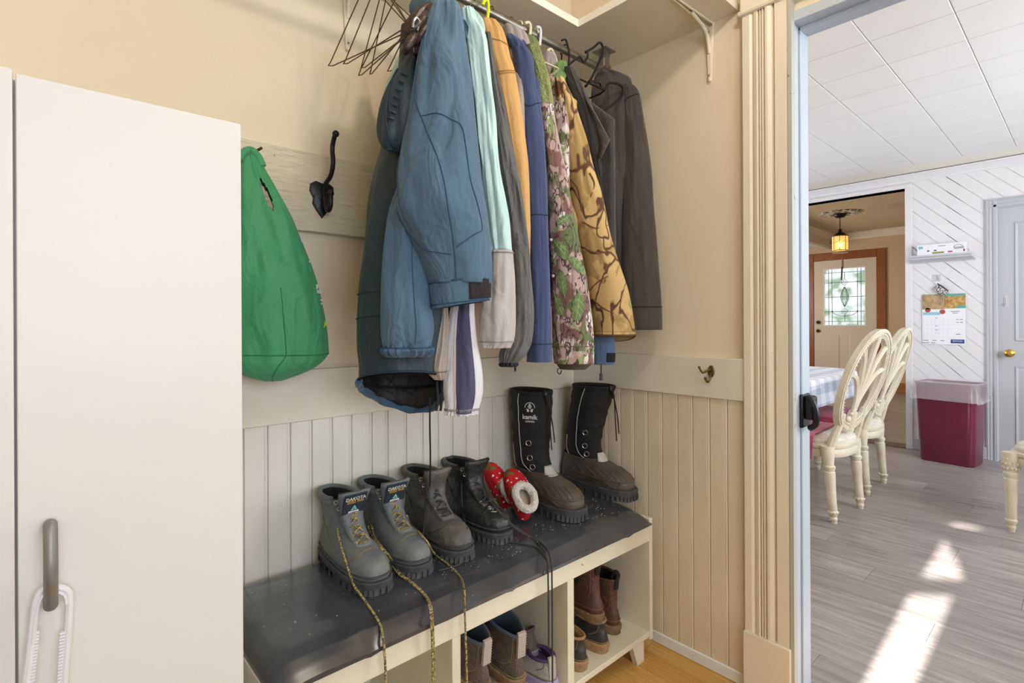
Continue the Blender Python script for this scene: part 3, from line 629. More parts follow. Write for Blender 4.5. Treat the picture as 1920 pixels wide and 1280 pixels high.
def towel(label, M, pts, grp=None):
    m = MB(); rings = []
    n = 14
    for i in range(n+1):
        u = i/n; r_ = []
        for j in range(n+1):
            v = j/n; a = pts[0]*(1-u)*(1-v)+pts[1]*u*(1-v)+pts[2]*u*v+pts[3]*(1-u)*v
            a = a.copy(); a.z = pts[4](a)+.004*noise.noise(a*14)
            r_.append(a)
        rings.append(r_)
    m.loft(rings, False, False, closed=False)
    o = m.build('seat_towel', M_towel, solid=.006, origin=pts[0]); tag(o, label, 'towel')
def tz(cx_, cy_, hx, hy, z0):
    def f(p):
        dx = max(0, abs(p.x-cx_)-hx); dy = max(0, abs(p.y-cy_)-hy); d = max(dx, dy)
        return z0-min(d*4.5, .14+0*d) if d > 0 else z0
    return f
for lab, c0 in (('pink towel draped over the seat of the nearest dining chair', (1.87, -.245)), ('pink towel on the seat of the second dining chair', (2.60, -.205))):
    f_ = tz(c0[0], c0[1], .225, .20, .505)
    hx = .262; towel(lab, None, [Vector((c0[0]-hx, c0[1]-.13, 0)), Vector((c0[0]+.2, c0[1]-.13, 0)), Vector((c0[0]+.2, c0[1]+.20, 0)), Vector((c0[0]-hx, c0[1]+.20, 0)), f_])
f_ = tz(2.43, -1.44, .19, .20, .505)
towel('pink and white towel on the chair seat at the right edge', None, [Vector((2.14, -1.52, 0)), Vector((2.54, -1.66, 0)), Vector((2.66, -1.32, 0)), Vector((2.26, -1.19, 0)), f_])
# table with plaid cloth
tb = thing('dining_table', 'dining table beyond the chairs, mostly hidden by its plaid cloth', 'table', (2.4, .3, 0))
MB().loft([rrect(2.42, .28, .90, .48, .28, z, 0) for z in (.72, .752)]).build('tabletop', M_cream, tb)
for sx in (-.62, .62):
    MB().lathe([(.001, 0), (.10, 0), (.10, .03), (.05, .06), (.035, .12), (.055, .25), (.06, .4), (.035, .5), (.05, .62), (.09, .70), (.09, .72), (.001, .72)], (2.42+sx, .28, 0), 20).build('pedestal', M_cream, tb)
    for a in range(4):
        d_ = Vector((math.cos(a*PI/2+.78), math.sin(a*PI/2+.78), 0)); c_ = Vector((2.42+sx, .28, 0)); MB().tube([c_+Vector((0, 0, .14)), c_+d_*.12+Vector((0, 0, .12)), c_+d_*.24+Vector((0, 0, .04)), c_+d_*.28+Vector((0, 0, .028))], .025, 8, smooth=4).build('foot', M_cream, tb)
pm_ = bpy.data.materials.new('plaid_cloth'); pm_.use_nodes = True; N = pm_.node_tree.nodes; L = pm_.node_tree.links; P = N['Principled BSDF']; P.inputs['Roughness'].default_value = .8
tc = N.new('ShaderNodeTexCoord'); sp = N.new('ShaderNodeSeparateXYZ'); L.new(tc.outputs['Object'], sp.inputs[0])
def band(sock, period, off):
    a = N.new('ShaderNodeMath'); a.operation = 'MULTIPLY_ADD'; L.new(sock, a.inputs[0]); a.inputs[1].default_value = 1/period; a.inputs[2].default_value = off
    b = N.new('ShaderNodeMath'); b.operation = 'FRACT'; L.new(a.outputs[0], b.inputs[0]); c = N.new('ShaderNodeMath'); c.operation = 'GREATER_THAN'; L.new(b.outputs[0], c.inputs[0]); c.inputs[1].default_value = .5; return c.outputs[0]
bx_, by_, bz_ = band(sp.outputs[0], .16, 0), band(sp.outputs[1], .16, .1), band(sp.outputs[2], .13, .3)
a1 = N.new('ShaderNodeMath'); a1.operation = 'ADD'; L.new(bx_, a1.inputs[0]); L.new(by_, a1.inputs[1]); a2 = N.new('ShaderNodeMath'); a2.operation = 'ADD'; L.new(a1.outputs[0], a2.inputs[0]); L.new(bz_, a2.inputs[1])
a3 = N.new('ShaderNodeMath'); a3.operation = 'DIVIDE'; L.new(a2.outputs[0], a3.inputs[0]); a3.inputs[1].default_value = 3
r = N.new('ShaderNodeValToRGB'); r.color_ramp.elements[0].color = lin('#F3F4F8'); r.color_ramp.elements[1].color = lin('#A3ABC2'); L.new(a3.outputs[0], r.inputs[0]); L.new(r.outputs[0], P.inputs['Base Color'])
rg = [rrect(2.42, .28, .90*s_, .48*s_, .28*s_, .757, 0, n=10) for s_ in (.02, .5, .98)]
for i, (z, g) in enumerate(((.754, .008), (.745, .014), (.70, .018), (.64, .024), (.575, .032))):
    rr = rrect(2.42, .28, .90+g, .48+g, .28, z, 0, n=10)
    if i > 1:
        for k_, p in enumerate(rr):
            w = .012*(i-1)*math.sin(k_*1.9+.5); d_ = Vector((p.x-2.42, p.y-.28, 0)).normalized(); p += d_*w*.6
            if i == 4: p.z += .02*noise.noise(Vector((k_*.4, 3, 1)))
    rg.append(rr)
tag(MB().loft(rg, True, False).build('tablecloth', pm_, origin=(2.42, .28, .76)), 'white and pale blue plaid tablecloth hanging over the dining table', 'tablecloth')
fl_ = MB(); rgs = [rrect(3.05, .30, .16+.02*math.sin(k_), .11, .05, .7605+.001*k_, .4) for k_ in range(3)]
# ------------------------------------------------------------ wardrobe
WZ, WY, WXR = 1.457, -.58, -1.428
wd = thing('wardrobe', 'tall plain white two-door wardrobe at the left', 'wardrobe', (-1.72, -.3, 0))
MB().box(-2.05, WXR+.0, WY+.02, -.026, .07, WZ-.002).build('body', M_white, wd, bevel=.001)
MB().box(-2.03, WXR-.02, WY+.06, -.05, 0, .07).build('plinth', M_white, wd)
dR = MB().box(-1.6812, WXR, WY, WY+.018, .075, WZ).build('door', M_white, wd, bevel=.0015)
dL = MB().box(-2.05, -1.6838, WY, WY+.018, .075, WZ+.004).build('door', M_white, wd, bevel=.0015)
M_alu = mat('satin_nickel', '#8e8b86', .5, .6)
hx_ = atY(95, 985, WY-.03).x
h0, h1 = atY(95, 1148, WY-.03).z, atY(95, 986, WY-.03).z
hm = MB(); cpts = [Vector((hx_, WY+.001, h0+.008)), Vector((hx_, WY-.018, h0+.004)), Vector((hx_, WY-.028, h0+.03)), Vector((hx_, WY-.031, (h0+h1)/2)), Vector((hx_, WY-.028, h1-.03)), Vector((hx_, WY-.018, h1-.004)), Vector((hx_, WY+.001, h1-.008))]
hm.tube(cpts, .0072, 14, smooth=6); hm.build('handle', M_alu, dR)
# white ratchet cabinet lock hooked on the handle
M_plas = mat('white_plastic', '#E4E2E8', .35)
lk = thing('cabinet_lock', 'white ratchet cabinet strap hooked through the wardrobe handle', 'cabinet lock', (hx_, WY-.02, .6))
yl = WY-.017
def PL(u, v, y=yl): return atY(u, v, y)
arms = [PL(40, 1330), PL(50, 1270), PL(58, 1210), PL(66, 1140), PL(74, 1112), PL(88, 1102), PL(110, 1101), PL(126, 1108), PL(130, 1125), PL(127, 1190), PL(121, 1260), PL(116, 1340)]
MB().tube(arms, .0042, 8, smooth=5).build('loop', M_plas, lk)
MB().tube([p+Vector((0, -.004, 0)) for p in [PL(61, 1205), PL(70, 1142), PL(78, 1118), PL(90, 1110), PL(110, 1109), PL(121, 1115), PL(124, 1130)]], .0018, 6, smooth=4).build('raised_edge', M_plas, lk)
m = MB(); a, b = PL(118, 1185), PL(110, 1340); a2_, b2 = PL(68, 1185), PL(52, 1340)
for i in range(26):
    t_ = i/26; p = a.lerp(b, t_); m.box(p.x-.003, p.x+.003, p.y-.003, p.y+.003, p.z-.0016, p.z+.0016); p = a2_.lerp(b2, t_); m.box(p.x-.003, p.x+.003, p.y-.003, p.y+.003, p.z-.0016, p.z+.0016)
m.build('teeth', M_plas, lk, smooth=False)
# thing lying on top of the wardrobe: tool with a dark grip
gp = thing('tool_grip', 'dark brown rounded tool handle lying on top of the wardrobe', 'tool', (-1.45, -.35, WZ))
p1 = atY(352, 196, -.42); zc_ = WZ+.018
e0, e1 = Vector((-1.462, -.45, zc_)), Vector((-1.60, -.40, zc_))
MB().tube([e0+(e0-e1).normalized()*.002, e0, e0.lerp(e1, .3), e1, e1.lerp(e0, -.6)], lambda t_: .010 if t_ < .02 else .0155+.002*math.sin(t_*9), 14).build('grip', mat('grip_brown', '#5a4a3c', .6, col2='#4a4038', nscale=60, bump=.5, bscale=200), gp)
MB().sphere(e0+(e0-e1).normalized()*.003, (.011, .015, .015)).build('end_cap', mat('grip_grey', '#5f6a66', .5), gp)

# ------------------------------------------------------------ bench
BY, BXL, BXR, BT = -.434, -1.325, -.104, .452
bn_ = thing('boot_bench', 'cream painted wooden bench with open cubbies under a black cushion', 'bench', (-.7, -.2, 0))
MB().box(BXL, BXR, BY, BY+.02, .399, BT).build('front_rail', M_benchp, bn_, bevel=.002)
MB().box(BXL, BXR, BY+.02, -.014, BT-.018, BT).build('seat_board', M_benchp, bn_)
MB().box(BXL-.0, BXL+.02, BY+.02, -.014, .06, BT-.018).build('side_panel', M_benchp, bn_)
MB().box(BXL-.018, BXL, BY, -.014, .39, BT).build('end_rail', M_benchp, bn_, bevel=.002)
MB().box(BXR-.0, BXR+.018, BY, -.014, .06, .475).build('side_panel', M_benchp, bn_, bevel=.002)
for x0, x1 in ((-.521, -.493), (-.930, -.905)): MB().box(x0, x1, BY+.002, -.014, .09, .4).build('divider', M_benchp, bn_, bevel=.0015)
MB().box(BXL, BXR, BY, -.014, .072, .09).build('bottom_shelf', M_benchp, bn_, bevel=.002)
MB().box(BXL, BXR, -.018, -.0135, .09, .4).build('back_panel', M_benchp, bn_)
for x0, x1 in ((-.20, -.135), (-.74, -.69), (-1.30, -1.24)):
    MB().loft([[Vector((x0+d_, y_, z)) for d_, z in ((0, .072), (x1-x0, .072), (x1-x0, 0), (.028, 0))] for y_ in (BY+.004, BY+.024)]).build('foot', M_benchp, bn_, smooth=False)
    MB().box(x0+.03, x1, -.10, -.05, 0, .072).build('foot', M_benchp, bn_, smooth=False)
# cushion: lofted vinyl shape
M_vinylc = mat('black_vinyl', '#34373d', .2, col2='#45484e', nscale=7, bump=.07, coat=.35, bscale=14, chips=('#76787d', 55, .745), spec=.6)
cu_ = MB(); NX, NP = 90, 26
x0, x1 = BXL-.016, BXR-.004
def cush(x, t):
    # t 0..1 from back bottom up over the top and down the front
    e_ = min(x-x0, x1-x); e_ = max(0, e_); er = 1-(1-min(1, e_/.05))**2; er = math.sqrt(max(0, 1-(1-min(1, e_/.05))**2))
    top = .452+.012+(.505-.452-.012+.0)*er
    yb_, yf = -.014, BY-.012-.004*er
    L_ = [(yb_, .453), (yb_, top-.035*er), (yb_-.012, top-.012*er), (yb_-.04, top), (-.10, top+.006*er), (-.22, top+.010*er), (-.34, top+.006*er), (-.385, top-.0), (-.412, top-.008*er), (-.432, top-.022*er), (yf-.0, top-.036*er), (yf, .46), (BY-.003, .4515)]
    s_ = t*(len(L_)-1); i = min(int(s_), len(L_)-2); f_ = s_-i; a, b = Vector((0,)+L_[i]), Vector((0,)+L_[i+1]); p = a.lerp(b, f_); p.x = x
    w = .004*noise.noise(Vector((x*5, p.y*6, 0)))+.0025*noise.noise(Vector((x*14, p.y*16, 3)))
    for cx_ in (-1.12, -.73, -.22): w -= .004*math.exp(-((x-cx_-(p.y+.4)*.5)/.012)**2)*max(0, min(1, (-p.y-.34)/.05))
    if p.z > .46: p.z += w*er
    if p.y < -.41 and p.z > .47: p.y += .2*w*er*min(1, (p.z-.47)/.02)
    return p
rings = [[cush(x0+(x1-x0)*(i/NX), j/(NP*3)) for j in range(NP*3+1)] for i in range(NX+1)]
cu_.loft(rings, True, True)
cu = tag(cu_.build('bench_cushion', M_vinylc, origin=(-.7, -.2, .452)), 'black vinyl bench cushion dusted with grit under the boots', 'cushion')
gr = MB()
for i in range(260):
    gx_, gy_ = (random.gauss(-.28, .13), random.gauss(-.30, .06)) if i < 120 else ((random.gauss(-.72, .18), random.gauss(-.36, .04)) if i < 200 else (random.uniform(-1.3, -.2), random.uniform(-.4, -.05)))
    if not (-1.3 < gx_ < -.13 and -.40 < gy_ < -.03): continue
    s_ = random.uniform(.0006, .0014); gr.sphere((gx_, gy_, .5150+.0035*noise.noise(Vector((gx_*5, gy_*6, 0)))), s_, 5, 4)
gro = gr.build('grit', mat('grit', '#b9b3a6', .8), cu, kind='stuff')

# ------------------------------------------------------------ hooks
p = atY(603, 368, -.024); cx_, cz_ = p.x, p.z
hk = thing('coat_hook', 'black cast-iron coat hook on the painted board', 'hook', (cx_, -.024, cz_))
m = MB(); hp = [(0, .036), (.018, .040), (.034, .030), (.036, .010), (.026, -.008), (.028, -.024), (.018, -.040), (0, -.062), (-.018, -.040), (-.028, -.024), (-.026, -.008), (-.036, .010), (-.034, .030), (-.018, .040)]
m.loft([[Vector((cx_+a*.95, -.024, cz_+b)) for a, b in hp], [Vector((cx_+a*.93, -.029, cz_+b*.97)) for a, b in hp], [Vector((cx_+a*.7, -.033, cz_+b*.8)) for a, b in hp]]); m.build('backplate', M_blk, hk)
m = MB(); m.tube([(cx_, -.032, cz_-.02), (cx_, -.040, cz_+.01), (cx_+.0, -.055, cz_+.030), (cx_+.0, -.085, cz_+.045), (cx_, -.100, cz_+.075), (cx_, -.096, cz_+.115), (cx_, -.108, cz_+.140), (cx_, -.118, cz_+.148)], .0062, 10, smooth=6); m.sphere((cx_, -.118, cz_+.148), .009); m.build('upper_prong', M_blk, hk)
m = MB(); m.tube([(cx_, -.036, cz_+.02), (cx_, -.05, cz_-.03), (cx_, -.068, cz_-.046), (cx_, -.083, cz_-.034), (cx_, -.084, cz_-.005)], .0065, 10, smooth=6); m.sphere((cx_, -.084, cz_-.003), .009); m.build('lower_prong', M_blk, hk)
p = atX(1334, 697, -.022); M_oldb = mat('old_brass', '#7d6a3f', .4, .8, col2='#5c4a28', nscale=60)
hk = thing('brass_hook', 'small old brass double hook on the rail of the right wall', 'hook', (-.022, p.y, p.z))
m = MB(); m.sphere((-.024, p.y, p.z+.002), (.004, .012, .020)); m.build('backplate', M_oldb, hk)
m = MB(); m.tube([(-.026, p.y, p.z+.01), (-.045, p.y+.004, p.z+.004), (-.062, p.y+.01, p.z+.0), (-.072, p.y+.016, p.z+.016)], .0032, 8, smooth=5); m.sphere((-.072, p.y+.016, p.z+.017), .0045); m.build('upper_prong', M_oldb, hk)
m = MB(); m.tube([(-.026, p.y, p.z-.004), (-.030, p.y+.001, p.z-.022), (-.043, p.y+.003, p.z-.032), (-.054, p.y+.005, p.z-.020)], .0035, 8, smooth=5); m.sphere((-.054, p.y+.005, p.z-.018), .0045); m.build('lower_prong', M_oldb, hk)
p = atY(487, 283, -.06)
hk = thing('peg_hook', 'thin brass peg carrying the green bag, beside the wardrobe', 'hook', (p.x-.02, -.024, p.z))
MB().tube([(p.x-.03, -.024, p.z-.012), (p.x-.015, -.045, p.z-.006), (p.x, -.075, p.z+.004)], .0035, 8).build('peg', M_oldb, hk)
MB().sphere((p.x-.03, -.026, p.z-.012), (.009, .003, .012)).build('backplate', M_oldb, hk)
# ------------------------------------------------------------ footwear
def interp(rows, n):
    rows = [np.array(r, float) for r in rows]; out = []
    N_ = len(rows)
    for i in range(N_-1):
        p0, p1, p2, p3 = rows[max(0, i-1)], rows[i], rows[i+1], rows[min(N_-1, i+2)]
        for k_ in range(n):
            t = k_/n; out.append(.5*((2*p1)+(p2-p0)*t+(2*p0-5*p1+4*p2-p3)*t*t+(3*p1-p0-3*p2+p3)*t**3))
    out.append(rows[-1]); return out
class Upper:
    """rows: (z, y_back, y_toe, half_width, squareness); toe points to -y"""
    def __init__(s, rows, n=6, seg=40, fold=0, seed=0, lean=0, leany=0): s.R = interp(rows, n); s.seg = seg; s.fold = fold; s.seed = seed; s.lean = lean; s.leany = leany
    def pt(s, t, th, off=0):
        t = max(0, min(1, t)); f = t*(len(s.R)-1); i = min(int(f), len(s.R)-2); r = s.R[i]*(1-(f-i))+s.R[i+1]*(f-i)
        z, yb, yt, w, q = r; c, sn = math.cos(th), math.sin(th)
        n_ = 2+q; C_ = abs(c)**(2/n_)*(1 if c >= 0 else -1); S_ = abs(sn)**(2/n_)*(1 if sn >= 0 else -1)
        hy = (yb-yt)/2; y = (yb+yt)/2-hy*C_; ln_ = yb-yt
        k_ = (yb-y)/max(ln_, 1e-6)
        ww = w*(1-.22*math.exp(-((k_-.12)/.22)**2)*min(1, ln_/.2)-.06*math.exp(-((k_-.42)/.16)**2)*min(1, ln_/.25))
        p = Vector((ww*S_, y, z)); d = Vector((S_, -C_, 0)); 
        if d.length > 0: d.normalize()
        w_ = s.fold*(noise.noise(Vector((p.x*14, p.y*14, z*38+s.seed)))+.5*noise.noise(Vector((p.x*30, p.y*30, z*70+s.seed)))) if s.fold else 0
        p += d*(off+w_); p.x += s.lean*z*z; p.y -= s.leany*z*z
        return p
    def body(s, cap=True, t0=0, t1=1, off=0):
        mb = MB(); n = len(s.R)*2; rings = [[s.pt(t0+(t1-t0)*i/n, 2*PI*k_/s.seg, off) for k_ in range(s.seg)] for i in range(n+1)]
        return mb.loft(rings, cap, False)
    def inner(s, t_stop=.35, th=.006):
        mb = MB(); rings = [[s.pt(1, 2*PI*k_/s.seg, 0) for k_ in range(s.seg)]]
        for i in range(9): rings.append([s.pt(1-(1-t_stop)*i/8, 2*PI*k_/s.seg, -th-.004*min(1, i)) for k_ in range(s.seg)])
        return mb.loft(rings, False, True)
    def rim(s, r, t=1, off=0, a0=0, a1=2*PI, n=40, mb=None):
        mb = mb or MB(); cl = abs(a1-a0-2*PI) < 1e-6; pts = [s.pt(t, a0+(a1-a0)*k_/n, off) for k_ in range(n if cl else n+1)]
        return mb.tube(pts, r, 8, closed=cl)
    def line(s, path, r, off=0, mb=None, n=6, seg=6):
        mb = mb or MB(); q_ = catmull([Vector((a, b, 0)) for a, b in path], n); return mb.tube([s.pt(p.x, p.y, off) for p in q_], r, seg)
    def patch(s, quad, off, n=8, thick=.0018):
        a, b, c, d = [Vector((p[0], p[1], 0)) for p in quad]; mb = MB(); rings = []
        for i in range(n+1):
            u = i/n; r_ = []
            for j in range(n+1): v = j/n; q_ = a*(1-u)*(1-v)+b*u*(1-v)+c*u*v+d*(1-u)*v; r_.append(s.pt(q_.x, q_.y, off))
            rings.append(r_)
        top = [p for r_ in rings for p in r_]; mb.loft(rings, False, False, closed=False); return mb
def sole_mb(yb, yt, w, z0, z1, heel=.33, notch=.012, seg=44, sq=.7, treads=0, ang=0):
    mb = MB(); U = Upper([(0, yb, yt, w, sq), (1, yb, yt, w, sq)], 1, seg)
    def ring(z, off): return [Vector((U.pt(0, 2*PI*k_/seg, off).x, U.pt(0, 2*PI*k_/seg, off).y, z)) for k_ in range(seg)]
    zm = z0+(z1-z0)*.42
    mb.loft([ring(zm, -.002), ring(zm+.002, .002), ring(z1-.003, .003), ring(z1, .0)])
    L_ = yb-yt
    def blk(ya, yb_):
        r0 = [p.copy() for p in ring(zm+.001, -.001)]; keep = []
        for p in r0: q_ = p.copy(); q_.y = max(min(q_.y, yb_), ya); keep.append(q_)
        lo = [Vector((p.x*.985, p.y, z0)) for p in keep]; mb.loft([lo, keep])
    blk(yt, yt+L_*.56); blk(yb-L_*heel*.85, yb)
    if treads:
        for i in range(treads):
            k_ = i/treads; th = -PI*.75+PI*1.5*k_; p = U.pt(0, th, .002); d = Vector((math.sin(th), -math.cos(th), 0))
            mb.box(-.0050, .0050, -.0008, .0002, z0+.001, z0+(z1-z0)*.5, M=Matrix.Translation((p.x, p.y, 0)) @ Matrix.Rotation(math.atan2(d.y, d.x)+PI/2, 4, 'Z'))
    return mb
def ring_eye(p, n, r=.0045, w=.0014):
    n = Vector(n).normalized(); a = n.orthogonal().normalized(); b = n.cross(a); return MB().tube([p+a*r*math.cos(2*PI*k_/12)+b*r*math.sin(2*PI*k_/12) for k_ in range(12)], w, 6, closed=True)

WORK = [(.026, -.002, -.300, .049, .9), (.040, .002, -.307, .0525, .9), (.056, .002, -.305, .052, .8), (.069, .001, -.296, .0495, .7), (.079, -.001, -.280, .046, .55), (.086, -.003, -.256, .043, .4), (.093, -.004, -.228, .0405, .3), (.103, -.005, -.200, .038, .25), (.118, -.005, -.175, .036, .2), (.138, -.004, -.158, .036, .2), (.16, -.001, -.148, .039, .2), (.178, .003, -.142, .042, .2), (.190, .004, -.136, .043, .2)]
M_eye = mat('eyelet_steel', '#b8b5aa', .3, .9)
M_lining = mat('boot_lining', '#16171a', .9, bump=.3, bscale=100)
M_rubber = mat('boot_rubber', '#35373a', .7, col2='#4d4e4e', nscale=18, bump=.4, bscale=60)
def work_boot(label, M_up, M_tog, tongue_text, seed, scuff=None, W_=WORK, fold=.0016, laces=True, tongue=True, M_lace=None, M_sole=None):
    t = thing('work_boot', label, 'boot', local=True); t['group'] = 'boots on the bench cushion'
    U = Upper(W_, 6, 44, fold, seed)
    def th(a): return a   # angle 0 = toe
    U.body().build('upper', M_up, t, noangle=True)
    U.inner(.62).build('lining', M_lining, t)
    so = sole_mb(.006, -.312, .0545, 0, .032, treads=26, sq=.9).build('sole', M_sole or M_rubber, t)
    U.line([(.10, PI*x_/12) for x_ in range(-12, 13)], .0026, .0015, n=3).build('welt', M_sole or M_rubber, t)
    m = MB(); U.rim(.0075, 1, .000, PI*.30, PI*1.70, 40, m); U.rim(.006, .94, .001, PI*.30, PI*1.70, 40, m); m.build('padded_collar', M_up, t)
    # toe cap seam, vamp seam, quarter stitching
    m = MB(); U.line([(.18, -1.35), (.34, -.75), (.43, -.35), (.455, 0), (.43, .35), (.34, .75), (.18, 1.35)], .0013, .0006, m); U.line([(.16, 1.55), (.34, 1.7), (.5, 1.9), (.6, 2.0)], .0012, .0008, m); U.line([(.16, -1.55), (.34, -1.7), (.5, -1.9), (.6, -2.0)], .0012, .0008, m)
    U.line([(.60, PI*.55), (.66, PI*.8), (.68, PI), (.66, PI*1.2), (.60, PI*1.45)], .0012, .0008, m); U.line([(.80, PI*.5), (.83, PI*.8), (.84, PI), (.83, PI*1.2), (.8, PI*1.5)], .0012, .0008, m)
    m.build('seams', M_tog, t)
    for sg in (-1, 1):
        U.patch([(.50, sg*.62), (.52, sg*.20), (.99, sg*.48), (.985, sg*.98)], .0022, 10).build('eyelet_stay', M_up, t, solid=.002)
    eye = {}
    for sg in (-1, 1):
        for i, (tt, aa) in enumerate(((.54, .38), (.62, .42), (.70, .48), (.78, .54), (.87, .62), (.95, .70))):
            p = U.pt(tt, sg*aa, .0045); n_ = U.pt(tt, sg*aa, .02)-U.pt(tt, sg*aa, 0); eye[(sg, i)] = p
            ring_eye(p, n_).build('eyelet', M_eye, t)
    if tongue:
        m = MB(); rg_ = []
        for i in range(11):
            k_ = i/10; z = .090+.125*k_; yc = float(np.interp(z, (.09, .103, .118, .138, .16, .19, .215), (-.226, -.199, -.176, -.159, -.152, -.160, -.172)))-.001 ; w = .023+.018*k_+(.004 if k_ > .75 else 0)
            rg_.append([Vector((w*(j/6*2-1), yc-.008*(1-(j/6*2-1)**2), z)) for j in range(7)])
        m.loft(rg_, False, False, closed=False); m.build('tongue', M_up, t, solid=.009)
        if tongue_text:
            F_ = frame((0, -.1712, .188), (1, 0, 0), (0, -.42, 1))
            lm = mat('label_navy', '#26323c', .6)
            MB().box(-.031, .031, -.033, .027, -.002, .0012, M=F_).build('tongue_label', lm, t, bevel=.001)
            F2 = F_ @ Matrix.Translation((0, .0135, .0016)); text_mb('DAKOTA', .0135, F2, bold=True).build('lettering', mat('print_silver', '#d8d4c8', .5), t, smooth=False)
            F2 = F_ @ Matrix.Translation((0, .0035, .0016)); MB().box(-.023, .001, -.003, .0045, -.0003, .0004, M=F2).build('label_bar', mat('print_gold', '#c9a040', .5), t, smooth=False)
            text_mb('WORKPRO', .0065, F_ @ Matrix.Translation((-.011, .0043, .0022))).build('lettering', lm, t, smooth=False); text_mb('SERIES', .0075, F_ @ Matrix.Translation((.0135, .0043, .0016)), bold=True).build('lettering', mat('print_gold', '#c9a040', .5), t, smooth=False)
            MB().add([F_ @ Vector(v_) for v_ in ((-.009, -.0215, .0018), (.009, -.0215, .0018), (0, -.0065, .0018))], [(0, 1, 2)]).build('label_triangle', mat('print_green', '#7fc4b4', .5), t, smooth=False)
            text_mb('C', .006, F_ @ Matrix.Translation((0, -.0175, .0022)), bold=True).build('lettering', lm, t, smooth=False)
            MB().box(-.014, .014, -.032, -.0245, .0012, .0019, M=F_).build('label_patch', mat('print_white', '#e6e2e2', .6), t, smooth=False)
            MB().box(-.011, .011, -.030, -.0275, .0018, .0022, M=F_).build('label_patch', mat('print_pink', '#c88a90', .6), t, smooth=False)
    if laces:
        m = MB(); rr = random.Random(seed)
        for i in range(4):
            for sg in (-1, 1):
                a = eye[(sg, i)]; b = eye[(-sg, i+1 if i < 3 else i)]
                mid = (a+b)/2+Vector((rr.uniform(-.004, .004), -.015, .010+.002*sg)); m.tube([a, a.lerp(mid, .55)+Vector((0, -.003, .002)), mid, mid.lerp(b, .6)+Vector((0, -.002, 0)), b], .0019, 6, smooth=5)
            m.tube([eye[(-1, i)], (eye[(-1, i)]+eye[(1, i)])/2+Vector((0, -.016, .005)), eye[(1, i)]], .0019, 6, smooth=5)
        m.build('laces', M_lace or M_rope, t)
    if scuff:
        m = U.patch([(.33, -.35), (.33, .05), (.50, .10), (.50, -.35)], .0012, 8)
        q_ = MB(); rng = random.Random(3)
        for i in range(26):
            p = U.pt(.35+.13*rng.random(), -.25+.35*rng.random()**.8, .0012); q_.sphere(p, (rng.uniform(.002, .006), rng.uniform(.002, .005), .0006), 7, 4)
        q_.build('worn_patch', mat('worn_steel', '#c4cabd', .5, col2='#8f978c', nscale=200), t)
    return t, U, eye
M_rope = mat('rope_lace', '#3a3426', .8, col2='#C9B26A', nscale=260, namt=.3)
M_lace_b = mat('black_lace', '#3b3a38', .8, bump=.3, bscale=400)
M_dk = mat('grey_leather', '#566069', .6, col2='#7A7A74', nscale=16, namt=.9, bump=.35, bscale=70)
M_dk2 = mat('black_leather', '#303136', .55, col2='#757064', nscale=14, namt=.8, bump=.5, bscale=60)
M_dk3 = mat('black_leather_shiny', '#1d1f22', .35, col2='#3a3a38', nscale=20, namt=.7, bump=.5, bscale=60)
M_st = mat('seam_dark', '#33383c', .7); M_st2 = mat('seam_tan', '#7d7048', .7)
CZ = .512
def place(t, x, y, rz, z=CZ, s=1): t.location = (x, y, z); t.rotation_euler = (0, 0, math.radians(rz)); t.scale = (s, s, s)
b1, U1, _ = work_boot('grey lace-up work boot at the left end of the row, gold-lettered tongue', M_dk, M_st2, True, 1)
place(b1, -1.064, -.030, 1, s=.97)
b2, U2_, _ = work_boot('grey lace-up work boot second from the left, close beside its mate', M_dk, M_st2, True, 5)
place(b2, -.940, -.024, 0, s=.97)
W2 = [(a, b, c, d, e) for a, b, c, d, e in WORK]
b3, U3, _ = work_boot('dusty black work boot with slack laces, third from the left', M_dk2, M_st, False, 9, W_=W2, fold=.0035, M_lace=M_lace_b)
place(b3, -.796, -.022, -3)
b4, U4, _ = work_boot('black work boot with a bare scuffed toe cap, beside the red slippers', M_dk3, M_st, False, 14, scuff=True, W_=W2, fold=.0035, M_lace=M_lace_b)
place(b4, -.640, -.012, -3, s=.98)

